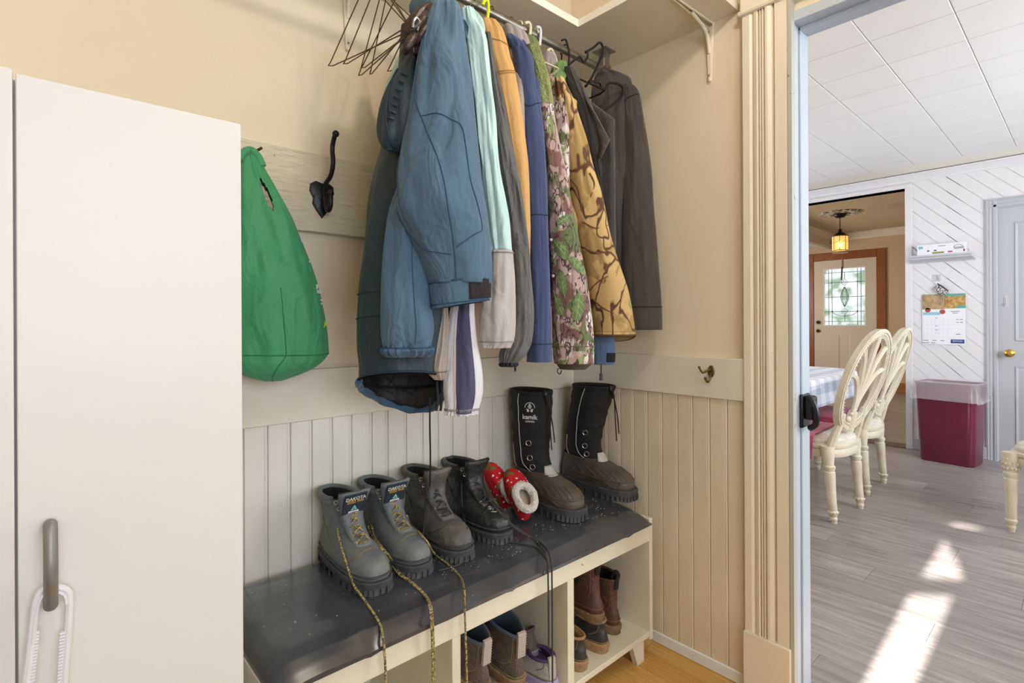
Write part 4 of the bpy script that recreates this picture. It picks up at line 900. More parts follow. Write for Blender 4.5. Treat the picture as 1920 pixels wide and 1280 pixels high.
# tall winter boots
def snow_boot(label, logo, seed, leany=0):
    t = thing('winter_boot', label, 'boot', local=True); t['group'] = 'boots on the bench cushion'
    LOW = [(.020, .004, -.305, .054, .8), (.045, .008, -.315, .060, .8), (.065, .008, -.312, .059, .7), (.082, .006, -.298, .056, .6), (.095, .004, -.272, .052, .45), (.106, .002, -.240, .049, .35), (.116, .0, -.208, .0475, .3), (.124, -.001, -.180, .047, .2)]
    UP_ = [(.10, -.004, -.215, .044, .25), (.118, -.004, -.190, .044, .2), (.135, -.004, -.172, .046, .2), (.16, -.003, -.158, .049, .2), (.20, .0, -.152, .053, .2), (.26, .003, -.155, .058, .2), (.32, .006, -.160, .063, .2), (.375, .008, -.163, .065, .2), (.395, .008, -.162, .064, .2)]
    L = Upper(LOW, 6, 48); S_ = Upper(UP_, 8, 48, .0035, seed, leany=leany)
    M_shell = mat('duck_rubber', '#3E3934', .55, col2='#6B5F50', nscale=10, namt=.9, bump=.3, bscale=60); M_ny = mat('black_nylon', '#1b1b1d', .75, bump=.5, bscale=240)
    L.body().build('rubber_shell', M_shell, t, noangle=True); S_.body().build('shaft', M_ny, t, noangle=True); S_.inner(.7).build('lining', M_lining, t)
    sole_mb(.012, -.325, .0625, 0, .040, treads=30, sq=.8).build('sole', M_rubber, t)
    m = MB(); L.rim(.003, .99, .0012, mb=m); L.rim(.0028, .30, .0015, mb=m); L.line([(.2, -1.7), (.27, -1.25), (.14, -.85), (.30, -.5), (.32, 0), (.30, .5), (.14, .85), (.27, 1.25), (.2, 1.7)], .0024, .0018, m)
    for i in range(-7, 8):
        if i: a = i*.25; L.line([(.32, a*.92), (.62, a*1.0)], .0026, .001, m, 3)
    m.build('shell_ribs', M_shell, t)
    m = MB(); m.tube([S_.pt(1, 2*PI*k_/40, -.001) for k_ in range(40)], .0055, 8, closed=True); S_.line([(.93, 2*PI*k_/40) for k_ in range(41)], .0018, .001, m, 2); m.build('drawstring_hem', M_ny, t)
    M_pipe = mat('reflective_piping', '#c9c8c2', .4); m = MB(); sgs = (-1,)
    S_.line([(.97, -1.45), (.75, -1.52), (.5, -1.50), (.30, -1.45), (.12, -1.1)], .0014, .0022, m); S_.line([(.5, -2.3), (.3, -2.3), (.12, -2.1)], .0014, .0022, m); S_.line([(.97, 1.75), (.6, 1.7), (.2, 1.4)], .0014, .0022, m); m.build('piping', M_pipe, t)
    L.patch([(.90, -.42), (.90, .42), (1.0, .30), (1.0, -.30)], .003, 6).build('reflector', mat('reflector_grey', '#c6c4bd', .5), t, solid=.002)
    m = MB(); n_ = 8
    rg_ = [[Vector((.030*math.cos(PI*j/8)*(1-.25*i/4), -.215+.030*i/4*1.0, .112+.040*i/4*1.0+.0*j)) for j in range(9)] for i in range(5)]
    Q = S_.patch([(.10, -.62), (.10, .62), (.32, .30), (.32, -.30)], .0045, 8); Q.build('tongue_reflector', mat('reflector_grey', '#c6c4bd', .5), t, solid=.002)
    for i, tt in enumerate((.55, .42, .29)):
        p = S_.pt(tt, -1.0, .004); nn_ = S_.pt(tt, -1.0, .02)-S_.pt(tt, -1.0, 0); ring_eye(p, nn_, .009, .0016).build('d_ring', M_eye, t)
        S_.patch([(tt-.03, -1.35), (tt+.02, -1.35), (tt+.015, -1.05), (tt-.015, -1.05)], .0025, 4).build('strap_tab', M_ny, t, solid=.002)
    m = MB(); p = S_.pt(.96, -.15, .006)
    m.sphere(p, (.008, .008, .013)); m.build('cord_lock', mat('plastic_black', '#121214', .35), t)
    m = MB(); m.tube([p, p+Vector((.006, -.010, -.02)), p+Vector((.010, -.012, -.10)), p+Vector((.018, -.012, -.19))], .0022, 6, smooth=5); m.tube([p, p+Vector((-.002, -.012, -.02)), p+Vector((.016, -.016, -.09)), p+Vector((.028, -.016, -.165))], .0022, 6, smooth=5)
    for k_ in range(4): m.sphere(p+Vector((.003, -.004, -.010*k_)), .0055, 7, 5)
    m.build('cord', mat('cord_black', '#17171a', .7), t)
    if logo:
        a = -.90; c = S_.pt(.80, a, 0); e1_ = S_.pt(.80, a+.05, 0)-S_.pt(.80, a-.05, 0); nrm = e1_.cross(Vector((0, 0, 1)))
        if nrm.dot(S_.pt(.8, a, .02)-c) < 0: nrm = -nrm
        xd = Vector((0, 0, 1)).cross(nrm).normalized(); F_ = frame(c+nrm.normalized()*.0035, xd, (0, 0, 1)); wm = mat('logo_white', '#dcdcd8', .5)
        lg = text_mb('kamik', .022, F_ @ Matrix.Translation((0, -.030, 0)), bold=True); lg.build('lettering', wm, t, smooth=False)
        text_mb('CANADA', .0078, F_ @ Matrix.Translation((0, -.045, 0)), bold=True).build('lettering', wm, t, smooth=False)
        m = MB(); m.tube([F_ @ Vector((.0175*math.cos(b_), .0175*math.sin(b_)+.002, 0)) for b_ in [PI*i/12 for i in range(13)]], .0012, 5)
        for i, (w_, y_) in enumerate(((.006, .014), (.010, .010), (.014, .0055), (.010, .001))): m.box(-w_/2, w_/2, y_-.0014, y_+.0014, -.0006, .0006, M=F_)
        for w_ in (-.010, .003): m.box(w_, w_+.007, -.012, -.0035, -.0006, .0006, M=F_)
        m.box(-.012, -.0085, -.004, -.0015, -.0006, .0006, M=F_); m.box(.0085, .012, -.004, -.0015, -.0006, .0006, M=F_)
        m.build('emblem', wm, t, smooth=False)
    return t, S_
s1, _ = snow_boot('tall black winter boot with a white logo, nearer the slippers', True, 21)
place(s1, -.350, -.034, -3, s=1.0)
s2, _ = snow_boot('tall black winter boot in the corner, its toe past the cushion end', False, 33, leany=.42)
place(s2, -.084, -.034, 0, s=1.0, z=.512)

# red knitted slippers
def knit():
    m = bpy.data.materials.new('red_knit'); m.use_nodes = True; N = m.node_tree.nodes; L = m.node_tree.links; P = N['Principled BSDF']; P.inputs['Roughness'].default_value = .9
    tc = N.new('ShaderNodeTexCoord'); v = N.new('ShaderNodeTexVoronoi'); v.inputs['Scale'].default_value = 44; L.new(tc.outputs['Object'], v.inputs[0])
    r = N.new('ShaderNodeValToRGB'); r.color_ramp.elements[0].position = .20; r.color_ramp.elements[0].color = lin('#F2E8E4'); r.color_ramp.elements[1].position = .26; r.color_ramp.elements[1].color = lin('#C4121E')
    L.new(v.outputs['Distance'], r.inputs[0])
    n = N.new('ShaderNodeTexNoise'); n.inputs['Scale'].default_value = 14; L.new(tc.outputs['Object'], n.inputs[0]); r2 = N.new('ShaderNodeValToRGB'); r2.color_ramp.elements[0].position = .60; r2.color_ramp.elements[0].color = (0, 0, 0, 1); r2.color_ramp.elements[1].position = .62
    L.new(n.outputs[0], r2.inputs[0]); mx = N.new('ShaderNodeMixRGB'); L.new(r2.outputs[0], mx.inputs[0]); L.new(r.outputs[0], mx.inputs[1]); mx.inputs[2].default_value = lin('#7A5A2E'); L.new(mx.outputs[0], P.inputs['Base Color'])
    b = N.new('ShaderNodeBump'); w = N.new('ShaderNodeTexNoise'); w.inputs['Scale'].default_value = 300; L.new(tc.outputs['Object'], w.inputs[0]); L.new(w.outputs[0], b.inputs['Height']); b.inputs['Strength'].default_value = .6; L.new(b.outputs[0], P.inputs['Normal'])
    return m
M_knit = knit(); M_fleece = mat('white_fleece', '#EDE6DC', .95, col2='#D8CDC0', nscale=60, bump=1, bscale=150, sheen=.5)
def slipper(label):
    t = thing('slipper', label, 'slipper', local=True); t['group'] = 'red patterned slippers'
    R_ = [(0.0, -.004, -.205, .036, .5), (.008, .0, -.212, .043, .5), (.03, .002, -.212, .047, .4), (.05, 0, -.195, .046, .3), (.062, -.003, -.160, .044, .2), (.070, -.006, -.125, .040, .2), (.076, -.008, -.105, .036, .2)]
    U = Upper(R_, 6, 36, .003, 4); U.body().build('knit_body', M_knit, t, noangle=True)
    m = MB(); c = [U.pt(1, 2*PI*k_/28, .001) for k_ in range(28)]; m.tube(c, .015, 10, closed=True)
    for i, v in enumerate(m.v): d = noise.noise(Vector(v)*120)*.004; m.v[i] = (v[0]+d, v[1]+d, v[2]+noise.noise(Vector(v)*90+Vector((3, 3, 3)))*.005)
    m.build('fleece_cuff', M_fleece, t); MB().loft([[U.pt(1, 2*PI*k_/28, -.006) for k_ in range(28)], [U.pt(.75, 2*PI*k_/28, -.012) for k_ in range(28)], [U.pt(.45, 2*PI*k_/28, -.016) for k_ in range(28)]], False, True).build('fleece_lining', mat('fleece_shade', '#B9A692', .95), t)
    return t
sl1 = slipper('red patterned slipper with white fleece cuff facing out, front of its pair')
sl2 = copy_tree(sl1); sl2['label'] = 'red patterned slipper lying toe-up against the wall behind its mate'
sl1.scale = (.84, .84, .84)
M1 = Matrix.Translation((-.520, -.250, CZ+.010)) @ Matrix.Rotation(math.radians(160), 4, 'Z') @ Matrix.Rotation(math.radians(-42), 4, 'X') @ Matrix.Translation((0, .0, .0))
sl1.location, sl1.rotation_euler = M1.to_translation(), M1.to_euler()
M2 = Matrix.Translation((-.500, -.13, CZ+.012)) @ Matrix.Rotation(math.radians(190), 4, 'Z') @ Matrix.Rotation(math.radians(-58), 4, 'X')
sl2.location, sl2.rotation_euler = M2.to_translation(), M2.to_euler(); sl2.scale = (.76, .76, .76)

# ------- footwear in the cubbies
def low_shoe(kind, label, H=.075, Mu=None, Ms=None, Mi=None, L_=.285, seed=0, chelsea=False, tab=False, name='shoe', cat='shoe', rib=False, grp='shoes in the bench cubbies'):
    t = thing(name, label, cat, local=True); t['group'] = grp
    if chelsea:
        R_ = [(.022, -.004, -.27, .044, .7), (.04, .0, -.278, .047, .7), (.056, -.001, -.27, .045, .6), (.068, -.003, -.25, .042, .4), (.078, -.006, -.215, .039, .3), (.092, -.010, -.175, .036, .2), (.115, -.012, -.145, .034, .2), (.145, -.010, -.13, .036, .2), (.172, -.006, -.128, .040, .2), (.18, -.006, -.127, .040, .2)]
    else:
        R_ = [(.020, -.002, -L_+.008, .042, .6), (.036, .002, -L_, .046, .5), (.050, .001, -L_+.012, .0445, .4), (.060, -.002, -L_+.045, .041, .3), (.068, -.006, -L_+.085, .037, .2), (.078, -.008, -L_+.125, .034, .2), (H+.008, -.006, -L_+.145, .034, .2)]
    U = Upper(R_, 6, 40, .0022, seed); U.body().build('upper', Mu, t, noangle=True); U.inner(.55).build('lining', Mi or M_lining, t)
    sole_mb(.004, -.285 if not chelsea else -.284, .049, 0, .030, sq=.7).build('sole', Ms, t)
    m = MB(); U.rim(.0045, 1, .0, mb=m); m.build('collar', Mi if (Mi and not chelsea) else Mu, t)
    m = MB(); U.line([(.14, 2*PI*k_/30) for k_ in range(31)], .0016, .001, m, 2); U.line([(.35, 2.2), (.55, 2.5), (.8, 2.6), (.99, 2.6)], .0012, .0008, m); U.line([(.35, -2.2), (.55, -2.5), (.8, -2.6), (.99, -2.6)], .0012, .0008, m); m.build('seams', M_st2 if not chelsea else mat('seam_brown', '#7a5238', .7), t)
    if chelsea:
        for sg in (-1, 1): U.patch([(.62, sg*1.35), (.62, sg*1.75), (.99, sg*1.95), (.99, sg*1.15)], .0014, 8).build('elastic_gore', mat('gore_brown', '#3d2a20', .8, bump=.6, bscale=200), t, solid=.001)
        p = U.pt(1, PI, .002); m = MB(); m.tube([p+Vector((0, 0, -.03)), p+Vector((0, .003, .0)), p+Vector((0, .008, .022)), p+Vector((0, -.008, .030)), p+Vector((0, -.018, .01)), p+Vector((0, -.014, -.02))], .0035, 6, smooth=5)
        for i, v in enumerate(m.v): m.v[i] = (v[0]*2.6, v[1], v[2])
        m.build('pull_loop', mat('webbing_black', '#1c1b1a', .7), t)
    else:
        m = MB()
        for i in range(4): a, b = U.pt(.62+.09*i, .45, .003), U.pt(.62+.09*i, -.45, .003); m.tube([a, (a+b)/2+Vector((0, 0, .006)), b], .0022, 6, smooth=4)
        m.build('laces', M_lace_b, t)
    if tab:
        m = MB(); p = U.pt(1, PI, .003); m.box(-.011, .011, -.003, .004, -.05, .012, M=Matrix.Translation(p)); 
        for i in range(9): m.box(-.0115, .0115, .003, .0055, -.048+.0066*i, -.0445+.0066*i, M=Matrix.Translation(p))
        m.build('heel_tab', mat('tab_grey', '#b3a79a', .7), t)
    return t
M_brn = mat('brown_leather', '#6A4634', .55, col2='#4A3226', nscale=16, namt=.9, bump=.6, bscale=90)
M_mud = mat('muddy_sole', '#4a443c', .85, col2='#A07C52', nscale=22, namt=.6, bump=.8, bscale=60)
M_mesh = mat('brown_mesh', '#77675A', .8, col2='#5a4a3e', nscale=20, bump=1.0, bscale=260)
M_tan = mat('tan_sole', '#8E6E50', .8, col2='#B08A62', nscale=16, bump=.6, bscale=60)
def put(t, x, y, z, rz, rx=0, ry=0):
    M_ = Matrix.Translation((x, y, z)) @ Matrix.Rotation(math.radians(rz), 4, 'Z') @ Matrix.Rotation(math.radians(ry), 4, 'Y') @ Matrix.Rotation(math.radians(rx), 4, 'X'); t.location = M_.to_translation(); t.rotation_euler = M_.to_euler()
c1 = low_shoe('c', 'scuffed brown pull-on boot heel-out on the bottom shelf at right', chelsea=True, Mu=M_brn, Ms=M_mud, seed=2, name='pull_on_boot', cat='boot'); put(c1, -.200, -.37, .091, 172)
c2 = low_shoe('c', 'scuffed brown pull-on boot propped on top of the two black shoes', chelsea=True, Mu=M_brn, Ms=M_mud, seed=6, name='pull_on_boot', cat='boot'); put(c2, -.325, -.395, .185, 165, 4)
M_bs = mat('black_shoe', '#26272a', .45, col2='#3d3c3a', nscale=25, bump=.3, bscale=60)
d1 = low_shoe('d', 'black low shoe with muddy tan sole, under the propped brown boot', Mu=M_bs, Ms=M_tan, Mi=mat('tan_lining', '#9c7a50', .6), seed=8, H=.088); put(d1, -.310, -.405, .091, 178)
d2 = low_shoe('d', 'black low shoe with tan lining beside the cubby divider', Mu=M_bs, Ms=M_tan, Mi=mat('tan_lining', '#9c7a50', .6), seed=10, H=.088); put(d2, -.425, -.415, .091, 184)
M_gl = mat('slate_lining', '#4c5864', .8, bump=.3, bscale=120)
e1 = low_shoe('e', 'brown mesh hiking shoe with ribbed heel tab, left one stacked in the middle cubby', Mu=M_mesh, Ms=M_mud, Mi=M_gl, seed=12, H=.125, tab=True); put(e1, -.808, -.400, .185, 178, -7); e1.scale = (1.08,)*3
e2 = low_shoe('e', 'brown mesh hiking shoe with ribbed heel tab, right one stacked in the middle cubby', Mu=M_mesh, Ms=M_mud, Mi=M_gl, seed=16, H=.125, tab=True); put(e2, -.688, -.405, .150, 172, -5); e2.scale = (1.12,)*3
for x_, lab_ in ((-.815, 'brown mesh shoe on the bottom shelf under the left hiking shoe'),):
    e3 = low_shoe('e', lab_, Mu=M_mesh, Ms=M_mud, Mi=M_gl, seed=22, H=.085); put(e3, x_, -.40, .091, 178)
M_pg = mat('grey_suede', '#6d635a', .8, bump=.4, bscale=150); M_lil = mat('lilac_trim', '#A99BC2', .6)
f1 = low_shoe('f', 'small grey-brown shoe with mauve laces at the back of the middle cubby', Mu=M_pg, Ms=mat('grey_sole', '#8d8594', .7), Mi=mat('mauve_lining', '#6a5566', .8), seed=18, L_=.24, tab=False); put(f1, -.560, -.33, .135, 165, 14)
f2 = low_shoe('f', 'small pale grey running shoe with lilac trim, lowest in the middle cubby', Mu=mat('pale_mesh', '#B9B4B4', .8, bump=.6, bscale=260), Ms=M_lil, Mi=mat('purple_lining', '#4d3a66', .8), seed=20, L_=.24, tab=True); put(f2, -.565, -.415, .092, 170, 4)

# long laces trailing over the cushion front (parts of their boots)
def drape(label_parent, pts, r, m, nm='loose_lace'):
    mb = MB(); mb.tube(pts, r, 7, smooth=8); o = mb.build(nm, m)
    pr = label_parent; mw = Matrix.LocRotScale(pr.location, pr.rotation_euler, pr.scale); o.parent = pr; o.matrix_parent_inverse = mw.inverted(); return o
def cushz(x, y): return .5175
FY = BY-.0215
M_rope2 = mat('rope_lace_l', '#4b4432', .8, col2='#BFAE72', nscale=240, namt=.25)
bpy.context.view_layer.update(); DG = bpy.context.evaluated_depsgraph_get()
def rest(u, v, off=.003):
    """point of the scene's surface seen at (u, v), lifted a little: where a lace lies on a boot or on the cushion"""
    d = ray(u, v).normalized(); ok, loc, nor, i_, ob_, m_ = SC.ray_cast(DG, CAM+d*.3, d)
    if nor.dot(d) > 0: nor = -nor
    return Vector(loc)+nor*off
def lace(par, lie, hang, r, m):
    drape(par, [rest(u, v) for u, v in lie]+[Vector(atY(u, v, FY-.0015)) for u, v in hang], r, m)
lace(b1, [(634, 990), (640, 1020), (650, 1050), (660, 1080), (668, 1100), (684, 1128), (700, 1152), (712, 1172)], [(718, 1196), (722, 1240), (724, 1300)], .0028, M_rope2)
for dx in (0, 7):
    lace(b2, [(692+dx, 985), (700+dx*.6, 1005), (714+dx*.6, 1030), (730+dx*.6, 1050), (748+dx*.5, 1074), (762+dx*.4, 1088), (775+dx*.4, 1098), (796+dx*.3, 1118)], [(806+dx*.4, 1140), (810+dx*.4, 1200), (812+dx*.5, 1300)], .0026, M_rope2)
lace(b2, [(762, 968), (772, 982), (785, 1000), (800, 1018), (815, 1035), (840, 1060), (860, 1080)], [(870, 1102), (872, 1160), (874, 1220), (876, 1300)], .0026, M_rope2)
for dx, ve in ((0, 1216), (7, 1300)):
    lace(b4, [(905+dx*.2, 922), (915+dx*.2, 938), (932+dx*.3, 958), (955+dx*.5, 983), (985+dx*.6, 1005), (1010+dx, 1022)], [(1025+dx, 1046), (1028+dx, 1100), (1029+dx, ve)], .0024, M_lace_b)
lace(b3, [(804, 915), (801, 940), (797, 975), (795, 1005)], [], .002, M_lace_b)
lace(b3, [(822, 1072), (850, 1064), (868, 1052), (880, 1040)], [], .002, M_lace_b)
lace(b4, [(866, 905), (868, 940), (872, 975), (875, 992)], [], .0022, M_lace_b)
lace(b4, [(925, 1022), (955, 1018), (985, 1022), (1008, 1030)], [(1024, 1050)], .0022, M_lace_b)
# ------------------------------------------------------------ coats
def fabric(name, c1, c2=None, rough=.75, bump=.25, bscale=300, sheen=.25, ns=6, namt=.8, wr=.25):
    m = mat(name, c1, rough, col2=c2 or c1, nscale=ns, namt=namt, sheen=sheen)
    nt = m.node_tree; N = nt.nodes; L = nt.links; P = N['Principled BSDF']; tc = N.new('ShaderNodeTexCoord')
    b1_ = N.new('ShaderNodeBump'); n1 = N.new('ShaderNodeTexNoise'); n1.inputs['Scale'].default_value = bscale; L.new(tc.outputs['Object'], n1.inputs[0]); L.new(n1.outputs[0], b1_.inputs['Height']); b1_.inputs['Strength'].default_value = bump; b1_.inputs['Distance'].default_value = .002
    b2_ = N.new('ShaderNodeBump'); n2 = N.new('ShaderNodeTexNoise'); n2.inputs['Scale'].default_value = 22; n2.inputs['Distortion'].default_value = 1.0; mp = N.new('ShaderNodeMapping'); mp.inputs['Scale'].default_value = (1, 1, .45); L.new(tc.outputs['Object'], mp.inputs[0]); L.new(mp.outputs[0], n2.inputs[0]); L.new(n2.outputs[0], b2_.inputs['Height']); b2_.inputs['Strength'].default_value = wr; b2_.inputs['Distance'].default_value = .02
    L.new(b1_.outputs[0], b2_.inputs['Normal']); L.new(b2_.outputs[0], P.inputs['Normal']); return m
def camo(name, base, cols, leaf, s=1.0):
    m = bpy.data.materials.new(name); m.use_nodes = True; N = m.node_tree.nodes; L = m.node_tree.links; P = N['Principled BSDF']; P.inputs['Roughness'].default_value = .85; tc = N.new('ShaderNodeTexCoord')
    cur = N.new('ShaderNodeRGB'); cur.outputs[0].default_value = lin(base); cur = cur.outputs[0]
    for i, (c, sc, th_, st, kind) in enumerate(cols):
        mp = N.new('ShaderNodeMapping'); mp.inputs['Scale'].default_value = st; mp.inputs['Location'].default_value = (i*3.7, i*1.3, i*2.1); L.new(tc.outputs['Object'], mp.inputs[0])
        if kind == 'n': n = N.new('ShaderNodeTexNoise'); n.inputs['Scale'].default_value = sc; n.inputs['Detail'].default_value = 6; n.inputs['Distortion'].default_value = .8; o = n.outputs[0]
        else:
            dn = N.new('ShaderNodeTexNoise'); dn.inputs['Scale'].default_value = sc*1.4; L.new(mp.outputs[0], dn.inputs[0]); mxx = N.new('ShaderNodeMixRGB'); mxx.inputs[0].default_value = .12; L.new(mp.outputs[0], mxx.inputs[1]); L.new(dn.outputs[1], mxx.inputs[2])
            n = N.new('ShaderNodeTexVoronoi'); n.feature = 'DISTANCE_TO_EDGE'; n.inputs['Scale'].default_value = sc; L.new(mxx.outputs[0], n.inputs[0]); o = n.outputs[0]
        if kind == 'n': L.new(mp.outputs[0], n.inputs[0])
        r = N.new('ShaderNodeValToRGB'); r.color_ramp.elements[0].position = th_; r.color_ramp.elements[1].position = th_+.03
        if kind != 'n': r.color_ramp.elements[0].color = (1, 1, 1, 1); r.color_ramp.elements[1].color = (0, 0, 0, 1)
        L.new(o, r.inputs[0]); mx = N.new('ShaderNodeMixRGB'); L.new(r.outputs[0], mx.inputs[0]); L.new(cur, mx.inputs[1]); mx.inputs[2].default_value = lin(c); cur = mx.outputs[0]
    L.new(cur, P.inputs['Base Color'])
    b = N.new('ShaderNodeBump'); w = N.new('ShaderNodeTexNoise'); w.inputs['Scale'].default_value = 260; L.new(tc.outputs['Object'], w.inputs[0]); L.new(w.outputs[0], b.inputs['Height']); b.inputs['Strength'].default_value = .25; b.inputs['Distance'].default_value = .003; L.new(b.outputs[0], P.inputs['Normal']); return m

class Sleeve:
    """closed fabric tube; rows (v, uL, uR) are its outline at world plane y, depth = thickness ratio"""
    def __init__(s, rows, y, ratio=.75, fold=.006, seed=0, n=7, gather=0, tilt=0, dmax=.09, ys=None):
        s.rings = []; rr = interp([(r[0], r[1], r[2], (r[3] if len(r) > 3 else y), (r[4] if len(r) > 4 else 0)) for r in rows], n); s.N = len(rr); s.seed = seed; s.fold = fold; s.gather = gather; s.ax = []
        for i, (v, ul, ur, yy, tl) in enumerate(rr):
            c = atY((ul+ur)/2, v, yy); d = (c-CAM); d.z = 0; D = d.length; q_ = -d.normalized(); p = Vector((-q_.y, q_.x, 0)); p = p if p.dot(RIGHT) > 0 else -p
            dep = d.dot(VIEW); hw = (ur-ul)/2/FP*dep*.985; hd = min(hw*ratio, dmax)
            s.ax.append((c, p, q_, hw, hd, tl))
    def pt(s, t, th, off=0):
        f = max(0, min(1, t))*(s.N-1); i = min(int(f), s.N-2); a, b = s.ax[i], s.ax[i+1]; k_ = f-i
        c = a[0].lerp(b[0], k_); p = a[1]; q_ = a[2]; hw = a[3]*(1-k_)+b[3]*k_; hd = a[4]*(1-k_)+b[4]*k_; tl = a[5]*(1-k_)+b[5]*k_
        ct, st = math.cos(th), math.sin(th)
        w = s.fold*(noise.noise(Vector((ct*1.7+s.seed, st*1.7, c.z*5)))*1.0+.55*noise.noise(Vector((ct*3.6, st*3.6+s.seed, c.z*11)))) if s.fold else 0
        w *= (.25+.75*abs(st))
        if s.gather: w += s.gather*max(0, (t-.86)/.14)*math.sin(th*17+3*math.sin(th*3))
        r_ = Vector(p*ct*(hw+off+w)+q_*st*(hd+off+w)); pt = c+r_; pt.z += tl*st; return pt
    def mesh(s, seg=56, t0=0, t1=1, off=0, cap0=False, cap1=False, m=1):
        n = int((s.N-1)*m*(t1-t0))+2; mb = MB(); mb.loft([[s.pt(t0+(t1-t0)*i/n, 2*PI*k_/seg, off) for k_ in range(seg)] for i in range(n+1)], cap0, cap1); return mb
    def line(s, path, r, off=.001, mb=None, n=8, seg=5):
        mb = mb or MB(); q_ = catmull([Vector((a, b, 0)) for a, b in path], n); return mb.tube([s.pt(p.x, p.y, off) for p in q_], r, seg)
    def patch(s, t0, t1, a0, a1, off, n=10):
        return MB().loft([[s.pt(t0+(t1-t0)*i/n, a0+(a1-a0)*j/n, off) for j in range(n+1)] for i in range(n+1)], False, False, closed=False)
    def rim(s, r, t=1, off=0, mb=None, n=48): mb = mb or MB(); return mb.tube([s.pt(t, 2*PI*k_/n, off) for k_ in range(n)], r, 8, closed=True)
    def tv(s, v, rows):  # row pixel -> t
        vs = [r[0] for r in rows]
        for i in range(len(vs)-1):
            if vs[i] <= v <= vs[i+1]: return (i+(v-vs[i])/(vs[i+1]-vs[i]))/(len(vs)-1)
        return 0 if v < vs[0] else 1

def torso(x, a=.04, zt=1.93, zb=1.15, yc=-.275, b=.20, seed=0, fold=.006, sh=.13, slope=.9, bot_b=None):
    """a coat body hanging across the rod: rounded slab, shoulders sloping to both sides"""
    rings = []; n = 34
    for i in range(n+1):
        k_ = i/n; z = zt-(zt-zb)*k_**1.15; d = zt-z
        bb = min(b, .055+d/ slope*1.0) if d < .3 else b
        if bot_b and z < 1.5: bb = b+(bot_b-b)*(1.5-z)/(1.5-zb)
        aa = a*(.5+.5*min(1, d/.10)); r_ = []
        for j in range(48):
            th = 2*PI*j/48; c, s_ = math.cos(th), math.sin(th); n_ = 2.8
            X_ = abs(c)**(2/n_)*(1 if c > 0 else -1); Y_ = abs(s_)**(2/n_)*(1 if s_ > 0 else -1); w = fold*(noise.noise(Vector((Y_*4, c+seed, z*4)))+.5*noise.noise(Vector((Y_*9, c, z*9+seed))))
            r_.append(Vector((x+(aa+w*1.4)*X_, yc+(bb+w*.4)*Y_, z)))
        rings.append(r_)
    return rings
M_dkline = mat('black_lining', '#141416', .6, bump=.4, bscale=90)
def wire_hanger(par_or_label, x, cols, y=ROD_Y, tilt=0, r=.0016, nm='hanger', drop=.0, w=.2, plastic=False):
    mb = MB(); zt_ = ROD_Z+.0135; hook = [Vector((x, y+.017*math.cos(a), ROD_Z+.017*math.sin(a)-.0+.0)) for a in [(-.25+1.25*i/9)*PI for i in range(10)]][::-1]
    base = Vector((x, y, ROD_Z-.075)); pts = hook+[Vector((x, y+.012, ROD_Z-.03)), base]
    mb.tube(pts, r*(1.6 if plastic else 1), 8, smooth=3)
    tri = [base, Vector((x, y-w, ROD_Z-.19-drop)), Vector((x, y+w, ROD_Z-.19-drop))]
    mb.tube([tri[0], tri[1]+Vector((0, .01, .006)), tri[1], tri[1]+Vector((0, .02, -.006)), tri[2]+Vector((0, -.02, -.006)), tri[2], tri[2]+Vector((0, -.01, .006)), tri[0]], r*(1.9 if plastic else 1), 8)
    if tilt:
        R_ = Matrix.Translation((x, y, ROD_Z)) @ Matrix.Rotation(tilt, 4, 'Z') @ Matrix.Translation((-x, -y, -ROD_Z)); mb.v = [tuple(R_ @ Vector(v)) for v in mb.v]
    return mb
M_wire = mat('bronze_wire', '#6b5238', .4, .7); M_plb = mat('hanger_black', '#17171a', .3); M_plw = mat('hanger_cream', '#E8DFC0', .35); M_ply = mat('hanger_yellow', '#D2E022', .35); M_plv = mat('hanger_white', '#E4E4EA', .35)

# ---- 1: blue winter coat
J = thing('winter_coat', 'blue puffy hooded winter coat hanging nearest the camera', 'coat', (-1.0, -.3, 1.2), 'coats on the closet rod')
M_blue1 = fabric('blue_nylon', '#517189', '#406078', ns=5, wr=.7, sheen=.15); M_teal = fabric('teal_nylon', '#263A45', '#1E2F38', ns=4, wr=.4, rough=.6, sheen=.05); M_blued = mat('blue_stitch', '#2E4D69', .8)
rb = [(60, 752, 815, -.33), (150, 745, 820, -.33), (290, 712, 830, -.33), (370, 694, 840, -.33), (470, 683, 845, -.33), (560, 672, 845, -.33), (640, 670, 840, -.33, .0), (682, 674, 838, -.33, -.0), (712, 674, 836, -.33, -.0)]
BD = Sleeve(rb, -.33, ratio=1.3, fold=.010, seed=3, dmax=.10)
# hem drops at the back: shape bottom with tilt (+st faces the camera)
for i, a in enumerate(BD.ax):
    k_ = i/(BD.N-1); k2 = max(0, (k_-.55)/.45)**1.5; BD.ax[i] = a[:5]+(.028*k2,)
mb = BD.mesh(seg=72); 
for i, v in enumerate(mb.v):
    pass
mb.build('body', [M_teal, M_dkline], J, solid=.004)
